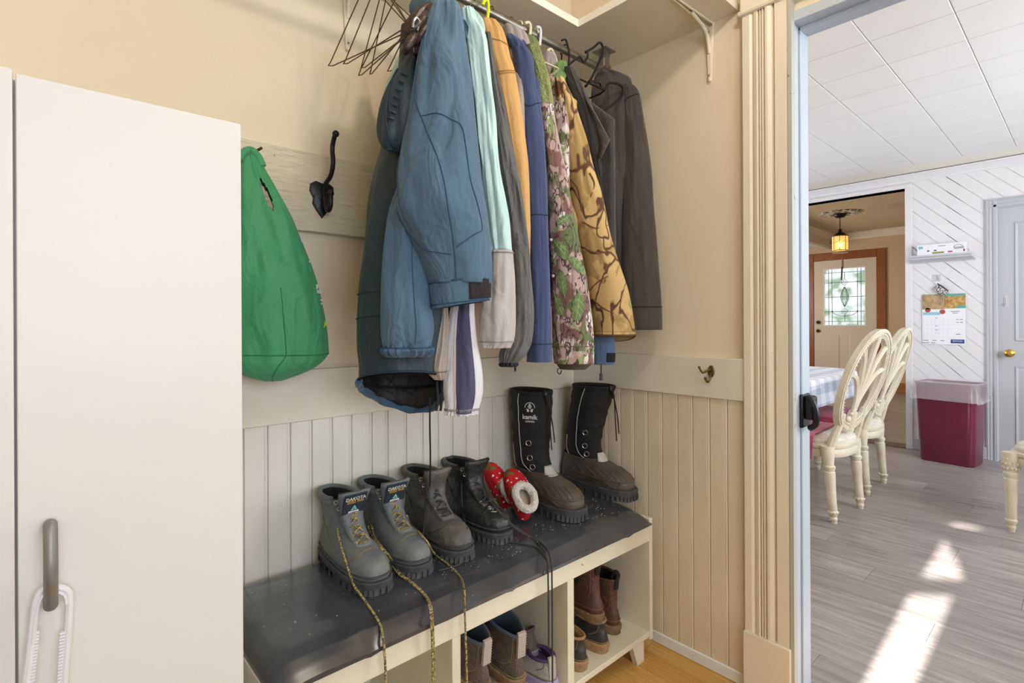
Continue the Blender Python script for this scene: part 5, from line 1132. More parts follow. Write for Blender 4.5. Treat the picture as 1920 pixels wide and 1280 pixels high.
# far hem hangs lower with a gathered blue band
hem = MB(); bot = [BD.pt(1, 2*PI*k_/72) for k_ in range(72)]
far = [p for k_, p in enumerate(bot)]
mbk = MB(); rgs = []
for d_ in (0, .25, .5, .75, 1):
    r_ = []
    for k_ in range(72):
        st = math.sin(2*PI*k_/72); ct = math.cos(2*PI*k_/72); p = bot[k_].copy(); dr_ = (.052+.030*ct)*max(0, -st)**.7 if st < 0 else 0
        p.z -= dr_*d_; p += (p-Vector((BD.ax[-1][0].x, BD.ax[-1][0].y, p.z))).normalized()*(.002*math.sin(k_*2.1)); r_.append(p)
    rgs.append(r_)
mbk.loft(rgs, False, False); mbk.build('lining_flap', M_dkline, J, solid=.003)
hb = MB(); last = rgs[-1]; hb.tube([last[k_ % 72]+Vector((0, 0, -.004)) for k_ in range(34, 75)], .0085, 8)
for i, v in enumerate(hb.v): d = .0022*math.sin(i*.9); hb.v[i] = (v[0], v[1], v[2]+d)
hb.build('gathered_hem', fabric('hem_blue', '#3D607D', '#33526D'), J)
m = MB(); BD.line([(.985, PI*.15), (.985, PI*.5), (.985, PI*.95)], .0025, .002, m); BD.line([(.60, PI*.3), (.61, PI*.6), (.615, PI*1.0)], .0016, .001, m); BD.line([(.67, PI*.3), (.675, PI*.6), (.68, PI*1.0)], .0016, .001, m); m.build('seams', mat('teal_stitch', '#1F323E', .8), J)
# quilting on the lining and its drawcord
m = MB(); c0 = BD.ax[-1][0]
for a_, b_ in ((1.15, 1.45), (1.3, 1.62), (1.45, 1.3), (1.6, 1.45), (1.7, 1.85)):
    m.tube([BD.pt(.90, PI*a_, -.008), (BD.pt(1, PI*(a_+b_)/2, -.007)), Vector(rgs[2][int(PI*b_/(2*PI)*72) % 72])+Vector((0, 0, 0))], .0012, 5)
m.build('quilting', mat('quilt_black', '#0e0e10', .7), J)
for (u0, u1) in ((818, 820), (826, 828)): MB().tube([atY(u1-1, 715, -.40), atY(u1+1, 745, -.41), atY(u0, 770, -.41)], .0035, 6).build('drawcord', mat('cord_black', '#17171a', .7), J)
MB().tube([atY(806, 745, -.40), atY(806, 800, -.39), atY(807, 860, -.36), atY(806, 912, -.30)], .0022, 6, smooth=5).build('hem_cord', mat('cord_black', '#17171a', .7), J)
rr_ = [(350, 745, 805, -.43), (400, 729, 805, -.43), (470, 721, 803, -.43), (560, 716, 808, -.43), (610, 715, 815, -.43), (635, 717, 812, -.43), (652, 722, 808, -.43)]
RS = Sleeve(rr_, -.43, ratio=.8, fold=.009, seed=8, gather=.004)
rsm = RS.mesh(cap0=True); rsm.build('rear_sleeve', [M_blue1, M_dkline], J, solid=.004)
mk = MB(); rg_ = [[RS.pt(1, 2*PI*k_/64, g+.0035*math.sin(k_*2.0+z*60))+Vector((0, 0, -z)) for k_ in range(64)] for z, g in ((0, .004), (.006, .006), (.014, .002), (.020, -.008))]; mk.loft(rg_, False, False)
mk.build('elastic_cuff', fabric('hem_blue', '#3D607D', '#33526D'), J, solid=.003)
m = MB(); RS.line([(.2, PI*.42), (.5, PI*.40), (.9, PI*.40)], .0012, .001, m); RS.line([(.98, 2*PI*k_/24) for k_ in range(25)], .0015, .002, m, 2); m.build('seams', M_blued, J)
rn = [(2, 824, 856), (14, 812, 864), (40, 804, 869), (100, 787, 877), (160, 776, 886), (230, 762, 894), (290, 752, 901), (350, 745, 908), (400, 746, 915), (450, 766, 921), (500, 788, 922), (532, 801, 920)]
NS = Sleeve(rn, -.50, ratio=.72, fold=.013, seed=5); NS.mesh(cap0=True).build('near_sleeve', [M_blue1, M_dkline], J, solid=.003)
tvn = lambda v: NS.tv(v, rn)
m = MB()
NS.line([(tvn(30), PI*.86), (tvn(120), PI*.86), (tvn(175), PI*.84), (tvn(237), PI*.67), (tvn(329), PI*.50), (tvn(417), PI*.47), (tvn(518), PI*.52), (tvn(531), PI*.53)], .0014, .0008, m)
NS.line([(tvn(235), PI*.68), (tvn(232), PI*.55), (tvn(240), PI*.42), (tvn(258), PI*.33), (tvn(330), PI*.28), (tvn(390), PI*.22), (tvn(430), PI*.18), (tvn(445), PI*.30), (tvn(470), PI*.47)], .0012, .0008, m)
NS.line([(tvn(400), PI*.98), (tvn(440), PI*.9), (tvn(472), PI*.75), (tvn(482), PI*.52)], .0012, .0008, m); NS.line([(tvn(300), PI*.95), (tvn(370), PI*.9), (tvn(440), PI*.83)], .001, .0008, m)
m.build('seams', M_blued, J)
# hem cuff with hook-and-loop tab
rc = [(526, 803, 919), (540, 804, 918), (558, 806, 918), (572, 808, 917)]
CUF = Sleeve(rc, -.50, ratio=.74, fold=.002, seed=1)
for i, a in enumerate(CUF.ax): CUF.ax[i] = a
m = CUF.mesh()
def slant(mb, k=.10, ref=None):
    for i, v in enumerate(mb.v):
        p = Vector(v); s_ = (p-CUF.ax[0][0]).dot(CUF.ax[0][1]); mb.v[i] = (p.x, p.y, p.z+s_*k)
    return mb
slant(m, .16).build('cuff', [M_blue1, M_dkline], J, solid=.004)
slant(CUF.patch(.10, .80, PI*.40, PI*.04, .004)).build('loop_tab', mat('velcro_dark', '#3A3438', .95, col2='#4a4347', nscale=200, bump=1.2, bscale=500), J, solid=.003)
slant(CUF.rim(.0022, .04)).build('seams', M_blued, J); slant(CUF.rim(.0016, .86, .001)).build('seams', M_blued, J)
# hood hanging at the back
hd_ = [(88, 778, 806, -.40), (112, 757, 806, -.40), (150, 733, 804, -.41), (195, 716, 800, -.42), (235, 709, 794, -.42), (262, 710, 785, -.42), (278, 718, 762, -.42), (286, 730, 748, -.42)]
HD = Sleeve(hd_, -.3, ratio=.9, fold=.014, seed=12, dmax=.07); HD.mesh(cap0=True, cap1=True).build('hood', M_teal, J, noangle=True)
m = MB()
for i in range(7): t_ = .30+.045*i; m.tube([HD.pt(t_, PI*(.60+.012*i), .004), HD.pt(t_+.008, PI*(.56+.012*i), .005), HD.pt(t_+.016, PI*(.52+.012*i), .002)], .0025, 6)
m.build('hood_gathers', M_teal, J); m = MB(); HD.line([(.25, PI*.78), (.5, PI*.72), (.8, PI*.62), (.93, PI*.5)], .002, .002, m); HD.line([(.9, PI*.9), (.95, PI*.7), (.9, PI*.45), (.7, PI*.33)], .003, .001, m); m.build('seams', mat('teal_stitch', '#1F323E', .8), J)
m = MB(); sh_ = [Vector((-.972, -.37, 1.90)), Vector((-.972, -.40, 1.892)), Vector((-.97, -.45, 1.86)), Vector((-.965, -.49, 1.80))]; m.tube(sh_, lambda t_: .030+.012*t_, 14, smooth=6); m.build('shoulder', M_blue1, J)
wire_hanger('', -.97, M_wire).build('hanger', M_wire, J)

# dark leather cap/strap bundle hooked beside the coat
M_lea = mat('dark_leather', '#3b2a24', .35, col2='#241b1a', nscale=14, bump=.4, bscale=50)
lb = thing('leather_work_glove', 'dark brown leather glove bunched up among the wire hangers', 'glove', (-1.0, -.36, 1.84), None)
L1 = Sleeve([(8, 800, 828, -.46), (20, 782, 834, -.46), (38, 768, 832, -.46), (58, 757, 822, -.46), (76, 760, 812, -.46), (92, 764, 800, -.46), (102, 770, 792, -.46)], -.46, ratio=.6, fold=.02, seed=31, dmax=.035); L1.mesh(cap0=True, cap1=True).build('palm', M_lea, lb, noangle=True)
for k_, (a, b, c) in enumerate((((800, 30), (782, 48), (764, 62)), ((806, 40), (792, 60), (778, 80)), ((815, 50), (800, 74), (790, 98)), ((780, 62), (766, 84), (757, 98)))):
    MB().tube([atY(a[0], a[1], -.475), atY(b[0], b[1], -.485), atY(c[0], c[1], -.47)], lambda t_: .012-.003*t_, 10, smooth=5).build('finger', M_lea, lb)
MB().tube([atY(774, 52, -.49), atY(776, 40, -.492), atY(781, 34, -.492), atY(786, 42, -.492), atY(782, 58, -.49)], .003, 6, smooth=4).build('buckle', mat('nickel', '#9a9a98', .25, .9), lb)

# loose wire hangers bunched at the left
def wh_px(lst, lab, y):
    o = MB()
    for seg_ in lst: o.tube([atY(u, v, yy) for u, v, yy in seg_], .0016, 6, smooth=3)
    c = atY(lst[0][0][0], lst[0][0][1], lst[0][0][2]); return tag(o.build('wire_hanger', M_wire, origin=c), lab, 'hanger', 'empty wire hangers')
T_ = ROD_Z
def loosehang(x, y_off, tilt, lab, w=.155, drop=0, fan=0):
    o = wire_hanger('', x, None, tilt=tilt, w=w, drop=drop, r=.0015)
    if fan: R_ = Matrix.Translation((x, ROD_Y, ROD_Z)) @ Matrix.Rotation(fan, 4, 'X') @ Matrix.Translation((-x, -ROD_Y, -ROD_Z)); o.v = [tuple(R_ @ Vector(v)) for v in o.v]
    return tag(o.build('wire_hanger', M_wire, origin=(x, ROD_Y, ROD_Z)), lab, 'hanger', 'empty wire hangers')
loosehang(-1.055, 0, .22, 'empty bronze wire hanger, leftmost of the bunch left of the blue coat', drop=.05)
loosehang(-1.03, 0, .10, 'empty bronze wire hanger, second from the left in the bunch', drop=.03)
loosehang(-1.012, 0, -.05, 'empty bronze wire hanger, third from the left in the bunch', w=.15, drop=.05)
loosehang(-.998, 0, -.16, 'empty bronze wire hanger, nearest the leather glove in the bunch', w=.145, drop=.04)

# ---- generic coat: torso + near sleeve
def coat(name, label, rows, y, m_s, m_b, x, a=.032, zb=1.16, seed=0, ratio=.7, fold=.006, gather=0, hang=None, zt=1.93, b=.19, cat='jacket', cap0=True, m_in=None, dmax=.075):
    c = thing(name, label, cat, (x, -.28, 1.2), 'coats on the closet rod')
    S_ = Sleeve(rows, y, ratio=ratio, fold=fold, seed=seed, gather=gather, dmax=dmax); S_.mesh(cap0=cap0).build('near_sleeve', [m_s, m_in or M_dkline], c, solid=.003)
    MB().loft(torso(x, a=a, zb=zb, seed=seed, zt=zt, b=b), True, False).build('body', [m_b, m_in or M_dkline], c, solid=.003)
    if hang: wire_hanger('', x, None, plastic=hang != M_wire, w=.17).build('hanger', hang, c)
    return c, S_
def collar(c, x, zc, m, ry=.06, rx=.035, h=.05, yc=-.28, tip=0):
    mb = MB(); rg_ = []
    for i in range(7):
        k_ = i/6; rg_.append([Vector((x+(rx+.008*math.sin(PI*k_)+.010*k_)*math.cos(2*PI*j/28), yc+(ry+.010*math.sin(PI*k_)+.012*k_)*math.sin(2*PI*j/28), zc-h*.1+h*math.sin(PI*k_*.62)*(1-.35*k_))) for j in range(28)])
    mb.loft(rg_, False, False); return mb.build('collar', m, c, solid=.003)
# 2: mint and grey windbreaker
M_mint = fabric('mint_nylon', '#C9E4DF', '#B5D6D2', wr=.5); M_lgrey = fabric('light_grey_nylon', '#BDB7B2', '#ABA5A1', wr=.6); M_wht = fabric('white_nylon', '#E2E1E6', '#D2D2DA', wr=.4); M_nav = fabric('navy_nylon', '#4A4B68', '#3E3F5A', wr=.5)
r2 = [(16, 868, 888), (40, 868, 897), (70, 873, 913), (135, 883, 921), (220, 893, 931), (305, 902, 938), (405, 912, 955), (471, 917, 960)]
c2, S2 = coat('windbreaker', 'mint windbreaker with a pale grey lower sleeve and gathered cuff', r2, -.49, M_mint, M_mint, -.905, seed=21, hang=M_wire, fold=.010, zb=1.22)
r2b = [(471, 914, 961), (535, 908, 967), (590, 899, 968), (625, 898, 966), (640, 900, 963), (652, 903, 957)]
S2b = Sleeve(r2b, -.49, ratio=.8, fold=.008, seed=22, gather=.003); S2b.mesh().build('lower_sleeve', [M_lgrey, M_dkline], c2, solid=.003)
m = MB(); S2b.rim(.0016, .02, .001, m); S2b.rim(.0014, .80, .001, m); m.build('seams', mat('grey_stitch', '#8f8a86', .8), c2)
col_ = Sleeve([(14, 866, 886, -.42), (24, 867, 897, -.43), (40, 868, 908, -.44), (58, 870, 911, -.45), (70, 873, 902, -.46), (76, 874, 884, -.46)], -.44, ratio=.6, fold=.01, seed=2, dmax=.03); col_.mesh(cap0=True, cap1=True).build('collar', M_mint, c2)
# striped sleeve of a white track jacket
r3 = [(560, 848, 890), (590, 842, 890), (640, 836, 895), (690, 832, 904), (730, 831, 906), (750, 834, 903), (764, 835, 899), (777, 836, 897)]
c3 = thing('track_jacket', 'white track jacket whose navy-striped sleeve hangs below the blue cuff', 'jacket', (-.93, -.42, 1.1), 'coats on the closet rod')
S3 = Sleeve([(480, 852, 890), (520, 850, 890)]+r3, -.44, ratio=.62, fold=.006, seed=41, gather=.004); S3.mesh().build('near_sleeve', [M_wht, M_dkline], c3, solid=.003)
S3.patch(.05, .955, PI*.62, PI*.30, .0018, 16).build('navy_stripe', M_nav, c3); S3.patch(.05, .955, PI*.665, PI*.62, .0016, 16).build('piping', mat('pale_pink_piping', '#CDBFBC', .8), c3); S3.patch(.05, .955, PI*.30, PI*.275, .0016, 16).build('piping', M_wht, c3)
m = MB(); S3.rim(.0014, .90, .001, m); S3.rim(.0012, .92, .001, m); m.build('seams', mat('grey_stitch', '#8f8a86', .8), c3)
MB().loft(torso(-.90, a=.02, zb=1.25, seed=43, b=.11, yc=-.33, zt=1.86), True, False).build('body', [M_wht, M_dkline], c3, solid=.003)
r4 = [(560, 818, 838), (600, 816, 842), (650, 806, 842), (688, 797, 838), (700, 803, 836), (712, 815, 834)]
c4 = thing('beige_jacket', 'beige-grey jacket, only its cuff showing between the blue cuff and white sleeve', 'jacket', (-.95, -.38, 1.1), 'coats on the closet rod')
S4 = Sleeve(r4, -.42, ratio=.6, fold=.006, seed=44); S4.mesh().build('near_sleeve', [fabric('beige_grey', '#B7A99C', '#A3968A', wr=.5), M_dkline], c4, solid=.003); m = MB(); S4.rim(.0016, .72, .001, m); m.build('seams', mat('beige_stitch', '#7f7469', .8), c4)
# 5: charcoal rain jacket
M_char = fabric('charcoal_nylon', '#5C5A57', '#484644', wr=.7, rough=.6)
r5 = [(62, 903, 920), (100, 906, 926), (130, 910, 931), (190, 918, 945), (240, 925, 954), (294, 932, 966), (350, 940, 977), (430, 950, 989), (485, 955, 994), (560, 957, 999), (603, 954, 1001), (640, 944, 998), (662, 936, 988), (680, 938, 970)]
c5, S5 = coat('rain_jacket', 'charcoal rain jacket between the mint windbreaker and tan coat', r5, -.475, M_char, M_char, -.845, seed=51, hang=M_wire, fold=.009, zb=1.2, gather=.003)
MB().tube([S5.pt(1, 2*PI*k_/40, -.004)+Vector((0, 0, -.004)) for k_ in range(40)], .006, 8, closed=True).build('inner_cuff', mat('rib_black', '#16171d', .8), c5)
m = MB(); m.tube([atY(966, 680, -.45), atY(966, 696, -.45)], .003, 6); m.build('toggle', M_plb, c5)
# 6: tan work coat
M_tan1 = fabric('tan_duck', '#D2A566', '#C2924F', bump=.5, wr=.3, bscale=200)
r6 = [(38, 903, 930), (56, 905, 943), (78, 908, 950), (108, 912, 957), (135, 917, 966), (193, 928, 976), (284, 940, 989), (338, 948, 993), (433, 965, 995), (500, 972, 994)]
c6, S6 = coat('work_coat', 'tan canvas work coat with stitched yoke', r6, -.455, M_tan1, M_tan1, -.775, seed=61, hang=M_ply, fold=.005, zb=1.25)
m = MB(); t6 = lambda v: S6.tv(v, r6); S6.line([(t6(75), PI*.95), (t6(80), PI*.6), (t6(88), PI*.1)], .0012, .001, m); S6.line([(t6(150), PI*.95), (t6(145), PI*.6), (t6(135), PI*.1)], .0012, .001, m); S6.line([(t6(155), PI*.95), (t6(150), PI*.6), (t6(140), PI*.1)], .0012, .001, m); S6.line([(t6(150), PI*.62), (t6(300), PI*.50), (t6(490), PI*.35)], .0012, .001, m); m.build('seams', mat('tan_stitch', '#A97F42', .8), c6)
# 7: grey hooded sweatshirt + navy hooded jacket
M_mauve = fabric('mauve_grey', '#A0958F', '#8f8580', wr=.4)
c7 = thing('grey_sweatshirt', 'mauve-grey sweatshirt showing between the tan coat and navy jacket', 'sweatshirt', (-.73, -.28, 1.2), 'coats on the closet rod')
S7 = Sleeve([(48, 944, 965, -.42), (62, 942, 985, -.42), (85, 944, 994, -.42), (110, 948, 999, -.42), (140, 960, 1001, -.42), (200, 970, 1000, -.42)], -.42, ratio=.7, fold=.008, seed=71, dmax=.04); S7.mesh(cap0=True).build('shoulder', M_mauve, c7, solid=.003); MB().loft(torso(-.73, a=.022, zb=1.25, seed=72, zt=1.92), True, False).build('body', M_mauve, c7, solid=.003); wire_hanger('', -.73, None, w=.17).build('hanger', M_wire, c7)
M_navy = fabric('navy_softshell', '#36456E', '#2C3A62', bump=.4, wr=.25, bscale=200)
r8 = [(92, 958, 990), (112, 962, 1000), (162, 968, 1006), (193, 972, 1013), (237, 976, 1019), (338, 984, 1026), (433, 990, 1028), (535, 992, 1032), (620, 990, 1034), (660, 988, 1036), (678, 987, 1036)]
c8, S8 = coat('softshell_jacket', 'navy blue hooded softshell jacket with straight hemmed sleeve', r8, -.47, M_navy, M_navy, -.66, seed=81, hang=M_wire, fold=.004, zb=1.22)
HD8 = Sleeve([(68, 950, 968, -.42), (80, 950, 984, -.43), (100, 956, 994, -.43), (120, 966, 999, -.44), (138, 982, 998, -.44)], -.43, ratio=.7, fold=.012, seed=83, dmax=.045); HD8.mesh(cap0=True, cap1=True).build('hood', M_navy, c8, noangle=True)
m = MB(); S8.line([(S8.tv(165, r8), PI*.98), (S8.tv(205, r8), PI*.6), (S8.tv(200, r8), PI*.3), (S8.tv(193, r8), PI*.02)], .0014, .001, m); S8.rim(.0012, S8.tv(640, r8), .001, m); S8.rim(.0012, S8.tv(405, r8), .001, m); m.build('seams', mat('navy_stitch', '#1d2745', .8), c8)
# 9: camouflage jacket with leaf print
M_cam1 = camo('leaf_camo', '#B59A92', [('#7C5B52', 16, .50, (1, 1, .7), 'n'), ('#D9CCC6', 26, .56, (1, 1, .5), 'n'), ('#65714A', 11, .54, (1, 1, .8), 'n'), ('#8E9A6A', 20, .60, (1, 1, 1), 'n'), ('#493831', 24, .022, (1, 1, .35), 'v'), ('#3c2e29', 9, .64, (1, 1, .3), 'n')], None)
r9 = [(86, 985, 1010), (110, 992, 1018), (149, 1001, 1030), (203, 1010, 1039), (250, 1016, 1046), (322, 1022, 1062), (389, 1026, 1074), (433, 1028, 1083), (491, 1031, 1094), (552, 1033, 1105), (610, 1035, 1112), (650, 1036, 1114), (681, 1038, 1114)]
c9, S9 = coat('camouflage_jacket', 'green and brown leaf-camouflage jacket with snap-closed sleeve', r9, -.46, M_cam1, M_cam1, -.545, seed=91, hang=M_plw, fold=.005, zb=1.2)
M_mossy = mat('mossy_green', '#77834F', .9, col2='#9AA067', nscale=70, bump=.8, bscale=200)
MB().loft([[S9.pt(t_, 2*PI*k_/40, .0015) for k_ in range(40)] for t_ in [i*.02 for i in range(13)]], False, False).build('yoke', M_mossy, c9)
CR = Sleeve([(66, 974, 992, -.36), (72, 974, 1006, -.37), (84, 980, 1011, -.38), (94, 992, 1011, -.39)], -.38, ratio=.7, fold=.004, seed=93, dmax=.03); CR.mesh(cap0=True, cap1=True).build('collar', mat('collar_green', '#6B7650', .85, bump=.5, bscale=150), c9)
# oak-leaf prints: thin printed shapes lying on the sleeve
def leaf_print(S_, tc0, th0, sz, rot, m, par):
    pts = []; nL = 26
    for i in range(nL):
        k_ = i/nL*2; side = 1 if k_ < 1 else -1; y_ = (k_ if k_ < 1 else 2-k_)*2-1; w = (.28+.22*abs(math.sin(y_*7.5)))*(1-abs(y_)**2.2)**.6+.015; pts.append((side*w, y_))
    mb = MB(); c_ = S_.pt(tc0, th0, .0022); vs = []
    def mp(x_, y_):
        X_ = x_*math.cos(rot)-y_*math.sin(rot); Y_ = x_*math.sin(rot)+y_*math.cos(rot); hw = S_.ax[int(tc0*(S_.N-1))][3]
        return S_.pt(tc0+Y_*sz*.5/.74, th0-X_*sz*.55/(hw*.95), .0022)
    mb.add([mp(0, 0)]+[mp(*p) for p in pts]+[mp(p[0]*.5, p[1]*.5) for p in pts], [(0, 1+nL+i, 1+nL+(i+1) % nL) for i in range(nL)]+[(1+nL+i, 1+i, 1+(i+1) % nL, 1+nL+(i+1) % nL) for i in range(nL)])
    mb.build('leaf_print', m, par, smooth=False); v_ = MB(); v_.tube([mp(0, y_/5) for y_ in range(-6, 5)], .0006, 4)
    for y_ in (-.5, -.1, .3):
        for s_ in (-1, 1): v_.tube([mp(0, y_), mp(s_*.3, y_+.22)], .0005, 4)
    v_.build('leaf_veins', mat('vein_pale', '#B3BF86', .8), par)
M_lf = mat('leaf_green', '#566B42', .8, col2='#7D9160', nscale=60, namt=.6); M_lf2 = mat('leaf_green_b', '#74875A', .8, col2='#54693F', nscale=60)
for v_, th_, sz, ro in ((415, .45, .045, .9), (470, .60, .055, 2.4), (500, .30, .05, -.9), (530, .62, .05, 3.0), (575, .40, .06, .3), (570, .72, .05, -.5), (645, .85, .04, 1.2), (655, .12, .03, .4)):
    leaf_print(S9, S9.tv(v_, r9), PI*th_, sz, ro, M_lf if sz > .045 else M_lf2, c9)
m = MB()
for v_, th_ in ((452, .80), (518, .80), (516, .48)): p = S9.pt(S9.tv(v_, r9), PI*th_, .003); m.sphere(p, .0045, 8, 6)
m.build('snap', mat('snap_white', '#d6d2cc', .4), c9); m = MB(); S9.rim(.0012, S9.tv(648, r9), .001, m); m.build('seams', mat('camo_stitch', '#6d5a4c', .8), c9)
# 10: hunting jacket, tan and bark camouflage, open flared cuff
M_cam2 = camo('bark_camo', '#C7A56E', [('#A88A55', 9, .52, (1, 1, .6), 'n'), ('#8E9A5A', 8, .60, (1, 1, .7), 'n'), ('#7A4A26', 10, .62, (1, 1, .6), 'n'), ('#5B3B22', 11, .020, (1, 1, .55), 'v'), ('#4A3524', 8, .66, (1.6, 1.6, .22), 'n')], None)
r10 = [(146, 1040, 1056), (189, 1042, 1076), (230, 1046, 1090), (264, 1050, 1101), (322, 1058, 1115), (372, 1068, 1131), (433, 1080, 1143), (488, 1090, 1159), (545, 1100, 1178), (600, 1110, 1188), (622, 1113, 1191)]
M_tanin = mat('tan_lining2', '#A08A62', .85, col2='#8d7a56', nscale=10)
c10, S10 = coat('hunting_jacket', 'tan bark-camouflage hunting jacket with wide open cuff', r10, -.45, M_cam2, M_cam2, -.475, a=.022, b=.16, seed=101, hang=M_plw, fold=.005, zb=1.2, ratio=.8, m_in=M_tanin, zt=1.9)
for i, a in enumerate(S10.ax):
    k_ = i/(S10.N-1)
mb = MB(); b_ = [S10.pt(1, 2*PI*k_/56) for k_ in range(56)]; b2_ = [p+Vector((0, 0, -.020*max(0, -math.sin(2*PI*k_/56))-.010)) for k_, p in enumerate(b_)]; mb.loft([b_, b2_], False, False); mb.build('cuff', [M_cam2, M_tanin], c10, solid=.003)
mb = MB(); mb.tube(b2_, .0028, 6, closed=True); mb.build('cuff_stitching', mat('stitch_brown', '#5e4126', .8), c10)
for i, pth in enumerate((((1060, 300), (1066, 330), (1085, 360), (1092, 400)), ((1095, 420), (1115, 432), (1138, 425)), ((1100, 470), (1125, 478), (1150, 462)), ((1108, 545), (1122, 530), (1138, 520)), ((1112, 560), (1130, 575), (1150, 585)), ((1105, 330), (1112, 350), (1108, 375)))):
    th_pts = []
    for u, v in pth:
        t_ = S10.tv(v, r10); a_ = S10.ax[min(S10.N-1, int(t_*(S10.N-1)))]; pc = (a_[0]-CAM).dot(RIGHT)/(a_[0]-CAM).dot(VIEW)*FP+CU; hw_ = a_[3]/(a_[0]-CAM).dot(VIEW)*FP; c_ = max(-.97, min(.97, (u-pc)/hw_)); th_pts.append(S10.pt(t_, math.acos(c_), .0012))
    MB().tube(th_pts, lambda t_: .0028-.0014*t_, 5, smooth=6).build('branch_print', mat('print_brown', '#6A4A2C', .85), c10)
CF = Sleeve([(114, 1048, 1060, -.36), (124, 1036, 1064, -.37), (136, 1034, 1063, -.39), (160, 1032, 1056, -.41), (185, 1034, 1048, -.42), (198, 1036, 1042, -.43)], -.4, ratio=.6, fold=.006, seed=105, dmax=.03); CF.mesh(cap0=True, cap1=True).build('collar', mat('collar_moss', '#6F8F55', .8, col2='#557443', nscale=20, bump=.4, bscale=150), c10)
# grey fleece piece with white piping behind the green collar
c11 = thing('grey_vest', 'grey vest with white piping tucked between the two camouflage jackets', 'vest', (-.5, -.3, 1.6), 'coats on the closet rod')
V1 = Sleeve([(98, 1018, 1040, -.34), (115, 1019, 1046, -.34), (140, 1026, 1046, -.35), (165, 1030, 1042, -.35)], -.34, ratio=.5, fold=.004, seed=111, dmax=.03); V1.mesh(cap0=True, cap1=True).build('shoulder', M_mauve, c11); m = MB(); V1.line([(.1, PI*.25), (.5, PI*.18), (.95, PI*.3)], .0015, .001, m); m.build('piping', M_wht, c11)
MB().loft(torso(-.53, a=.015, zb=1.35, zt=1.84, seed=112, b=.08, yc=-.26), True, False).build('body', M_mauve, c11, solid=.003)
# 12: black field jacket with open flap
M_blkf = fabric('washed_black', '#35322f', '#272523', wr=.5)
r12 = [(126, 1058, 1074), (156, 1062, 1090), (185, 1072, 1104), (210, 1082, 1114), (240, 1090, 1120), (295, 1105, 1126), (360, 1118, 1136), (433, 1128, 1148), (500, 1140, 1160), (580, 1150, 1176)]
c12, S12 = coat('field_jacket', 'washed black field jacket with an open collar flap, beside the last dark coat', r12, -.42, M_blkf, M_blkf, -.335, seed=121, hang=M_plb, fold=.006, zb=1.25, zt=1.9)
fl_ = MB(); P_ = [[atY(1076, 150, -.40), atY(1092, 158, -.44)], [atY(1090, 180, -.41), atY(1104, 190, -.45)], [atY(1104, 215, -.42), atY(1118, 214, -.46)], [atY(1112, 250, -.42), atY(1134, 244, -.47)], [atY(1118, 285, -.42), atY(1144, 262, -.48)], [atY(1118, 300, -.42), atY(1128, 296, -.46)]]
fl_.loft(P_, False, False, closed=False); fl_.build('open_flap', mat('flap_grey', '#5d5753', .8, bump=.5, bscale=120), c12, solid=.004)
# denim-blue cuff showing low
c13 = thing('denim_blue_jacket', 'blue jacket of which only a cuff tab shows under the camouflage sleeves', 'jacket', (-.4, -.36, 1.1), 'coats on the closet rod')
S13 = Sleeve([(520, 1096, 1138, -.40), (600, 1104, 1148, -.40), (640, 1110, 1153, -.40), (660, 1112, 1153, -.40), (683, 1114, 1151, -.40)], -.40, ratio=.6, fold=.003, seed=131); S13.mesh().build('near_sleeve', [fabric('denim_blue', '#5A7396', '#4B6386'), M_dkline], c13, solid=.003); S13.patch(.76, .93, PI*.42, PI*.08, .003).build('hook_tab', mat('velcro_black', '#1c1e24', .9), c13, solid=.003)
m = MB(); m.tube([atY(1127, 684, -.43), atY(1127, 700, -.43)], .0022, 6); m.build('cord', mat('cord_black', '#17171a', .7), c13); m = MB(); m.tube([atY(1127, 700, -.43), atY(1127, 713, -.43)], .0058, 8); m.build('toggle', mat('toggle_grey', '#3b3d42', .5), c13)
MB().loft(torso(-.47, a=.012, zb=1.3, zt=1.80, seed=132, b=.10, yc=-.24), True, False).build('body', fabric('denim_blue', '#5A7396'), c13, solid=.003)
c14 = thing('brown_jacket', 'brown jacket whose cuff rim shows under the leaf-camouflage sleeve', 'jacket', (-.55, -.36, 1.1), 'coats on the closet rod')
S14 = Sleeve([(600, 1046, 1100, -.42), (650, 1042, 1110, -.42), (678, 1042, 1112, -.42), (692, 1050, 1098, -.42)], -.42, ratio=.6, fold=.003, seed=141, gather=.002); S14.mesh().build('near_sleeve', [mat('cuff_brown', '#5c4d40', .8, bump=.3, bscale=120), M_dkline], c14, solid=.003)
m = MB(); m.tube([atY(1047, 690, -.44), atY(1045, 697, -.44), (atY(1050, 701, -.44)), atY(1053, 694, -.44)], .0016, 6, smooth=3); m.build('cord_loop', mat('cord_black', '#17171a', .7), c14)
MB().loft(torso(-.60, a=.012, zb=1.3, zt=1.84, seed=142, b=.10, yc=-.25), True, False).build('body', mat('cuff_brown', '#5c4d40', .8), c14, solid=.003)
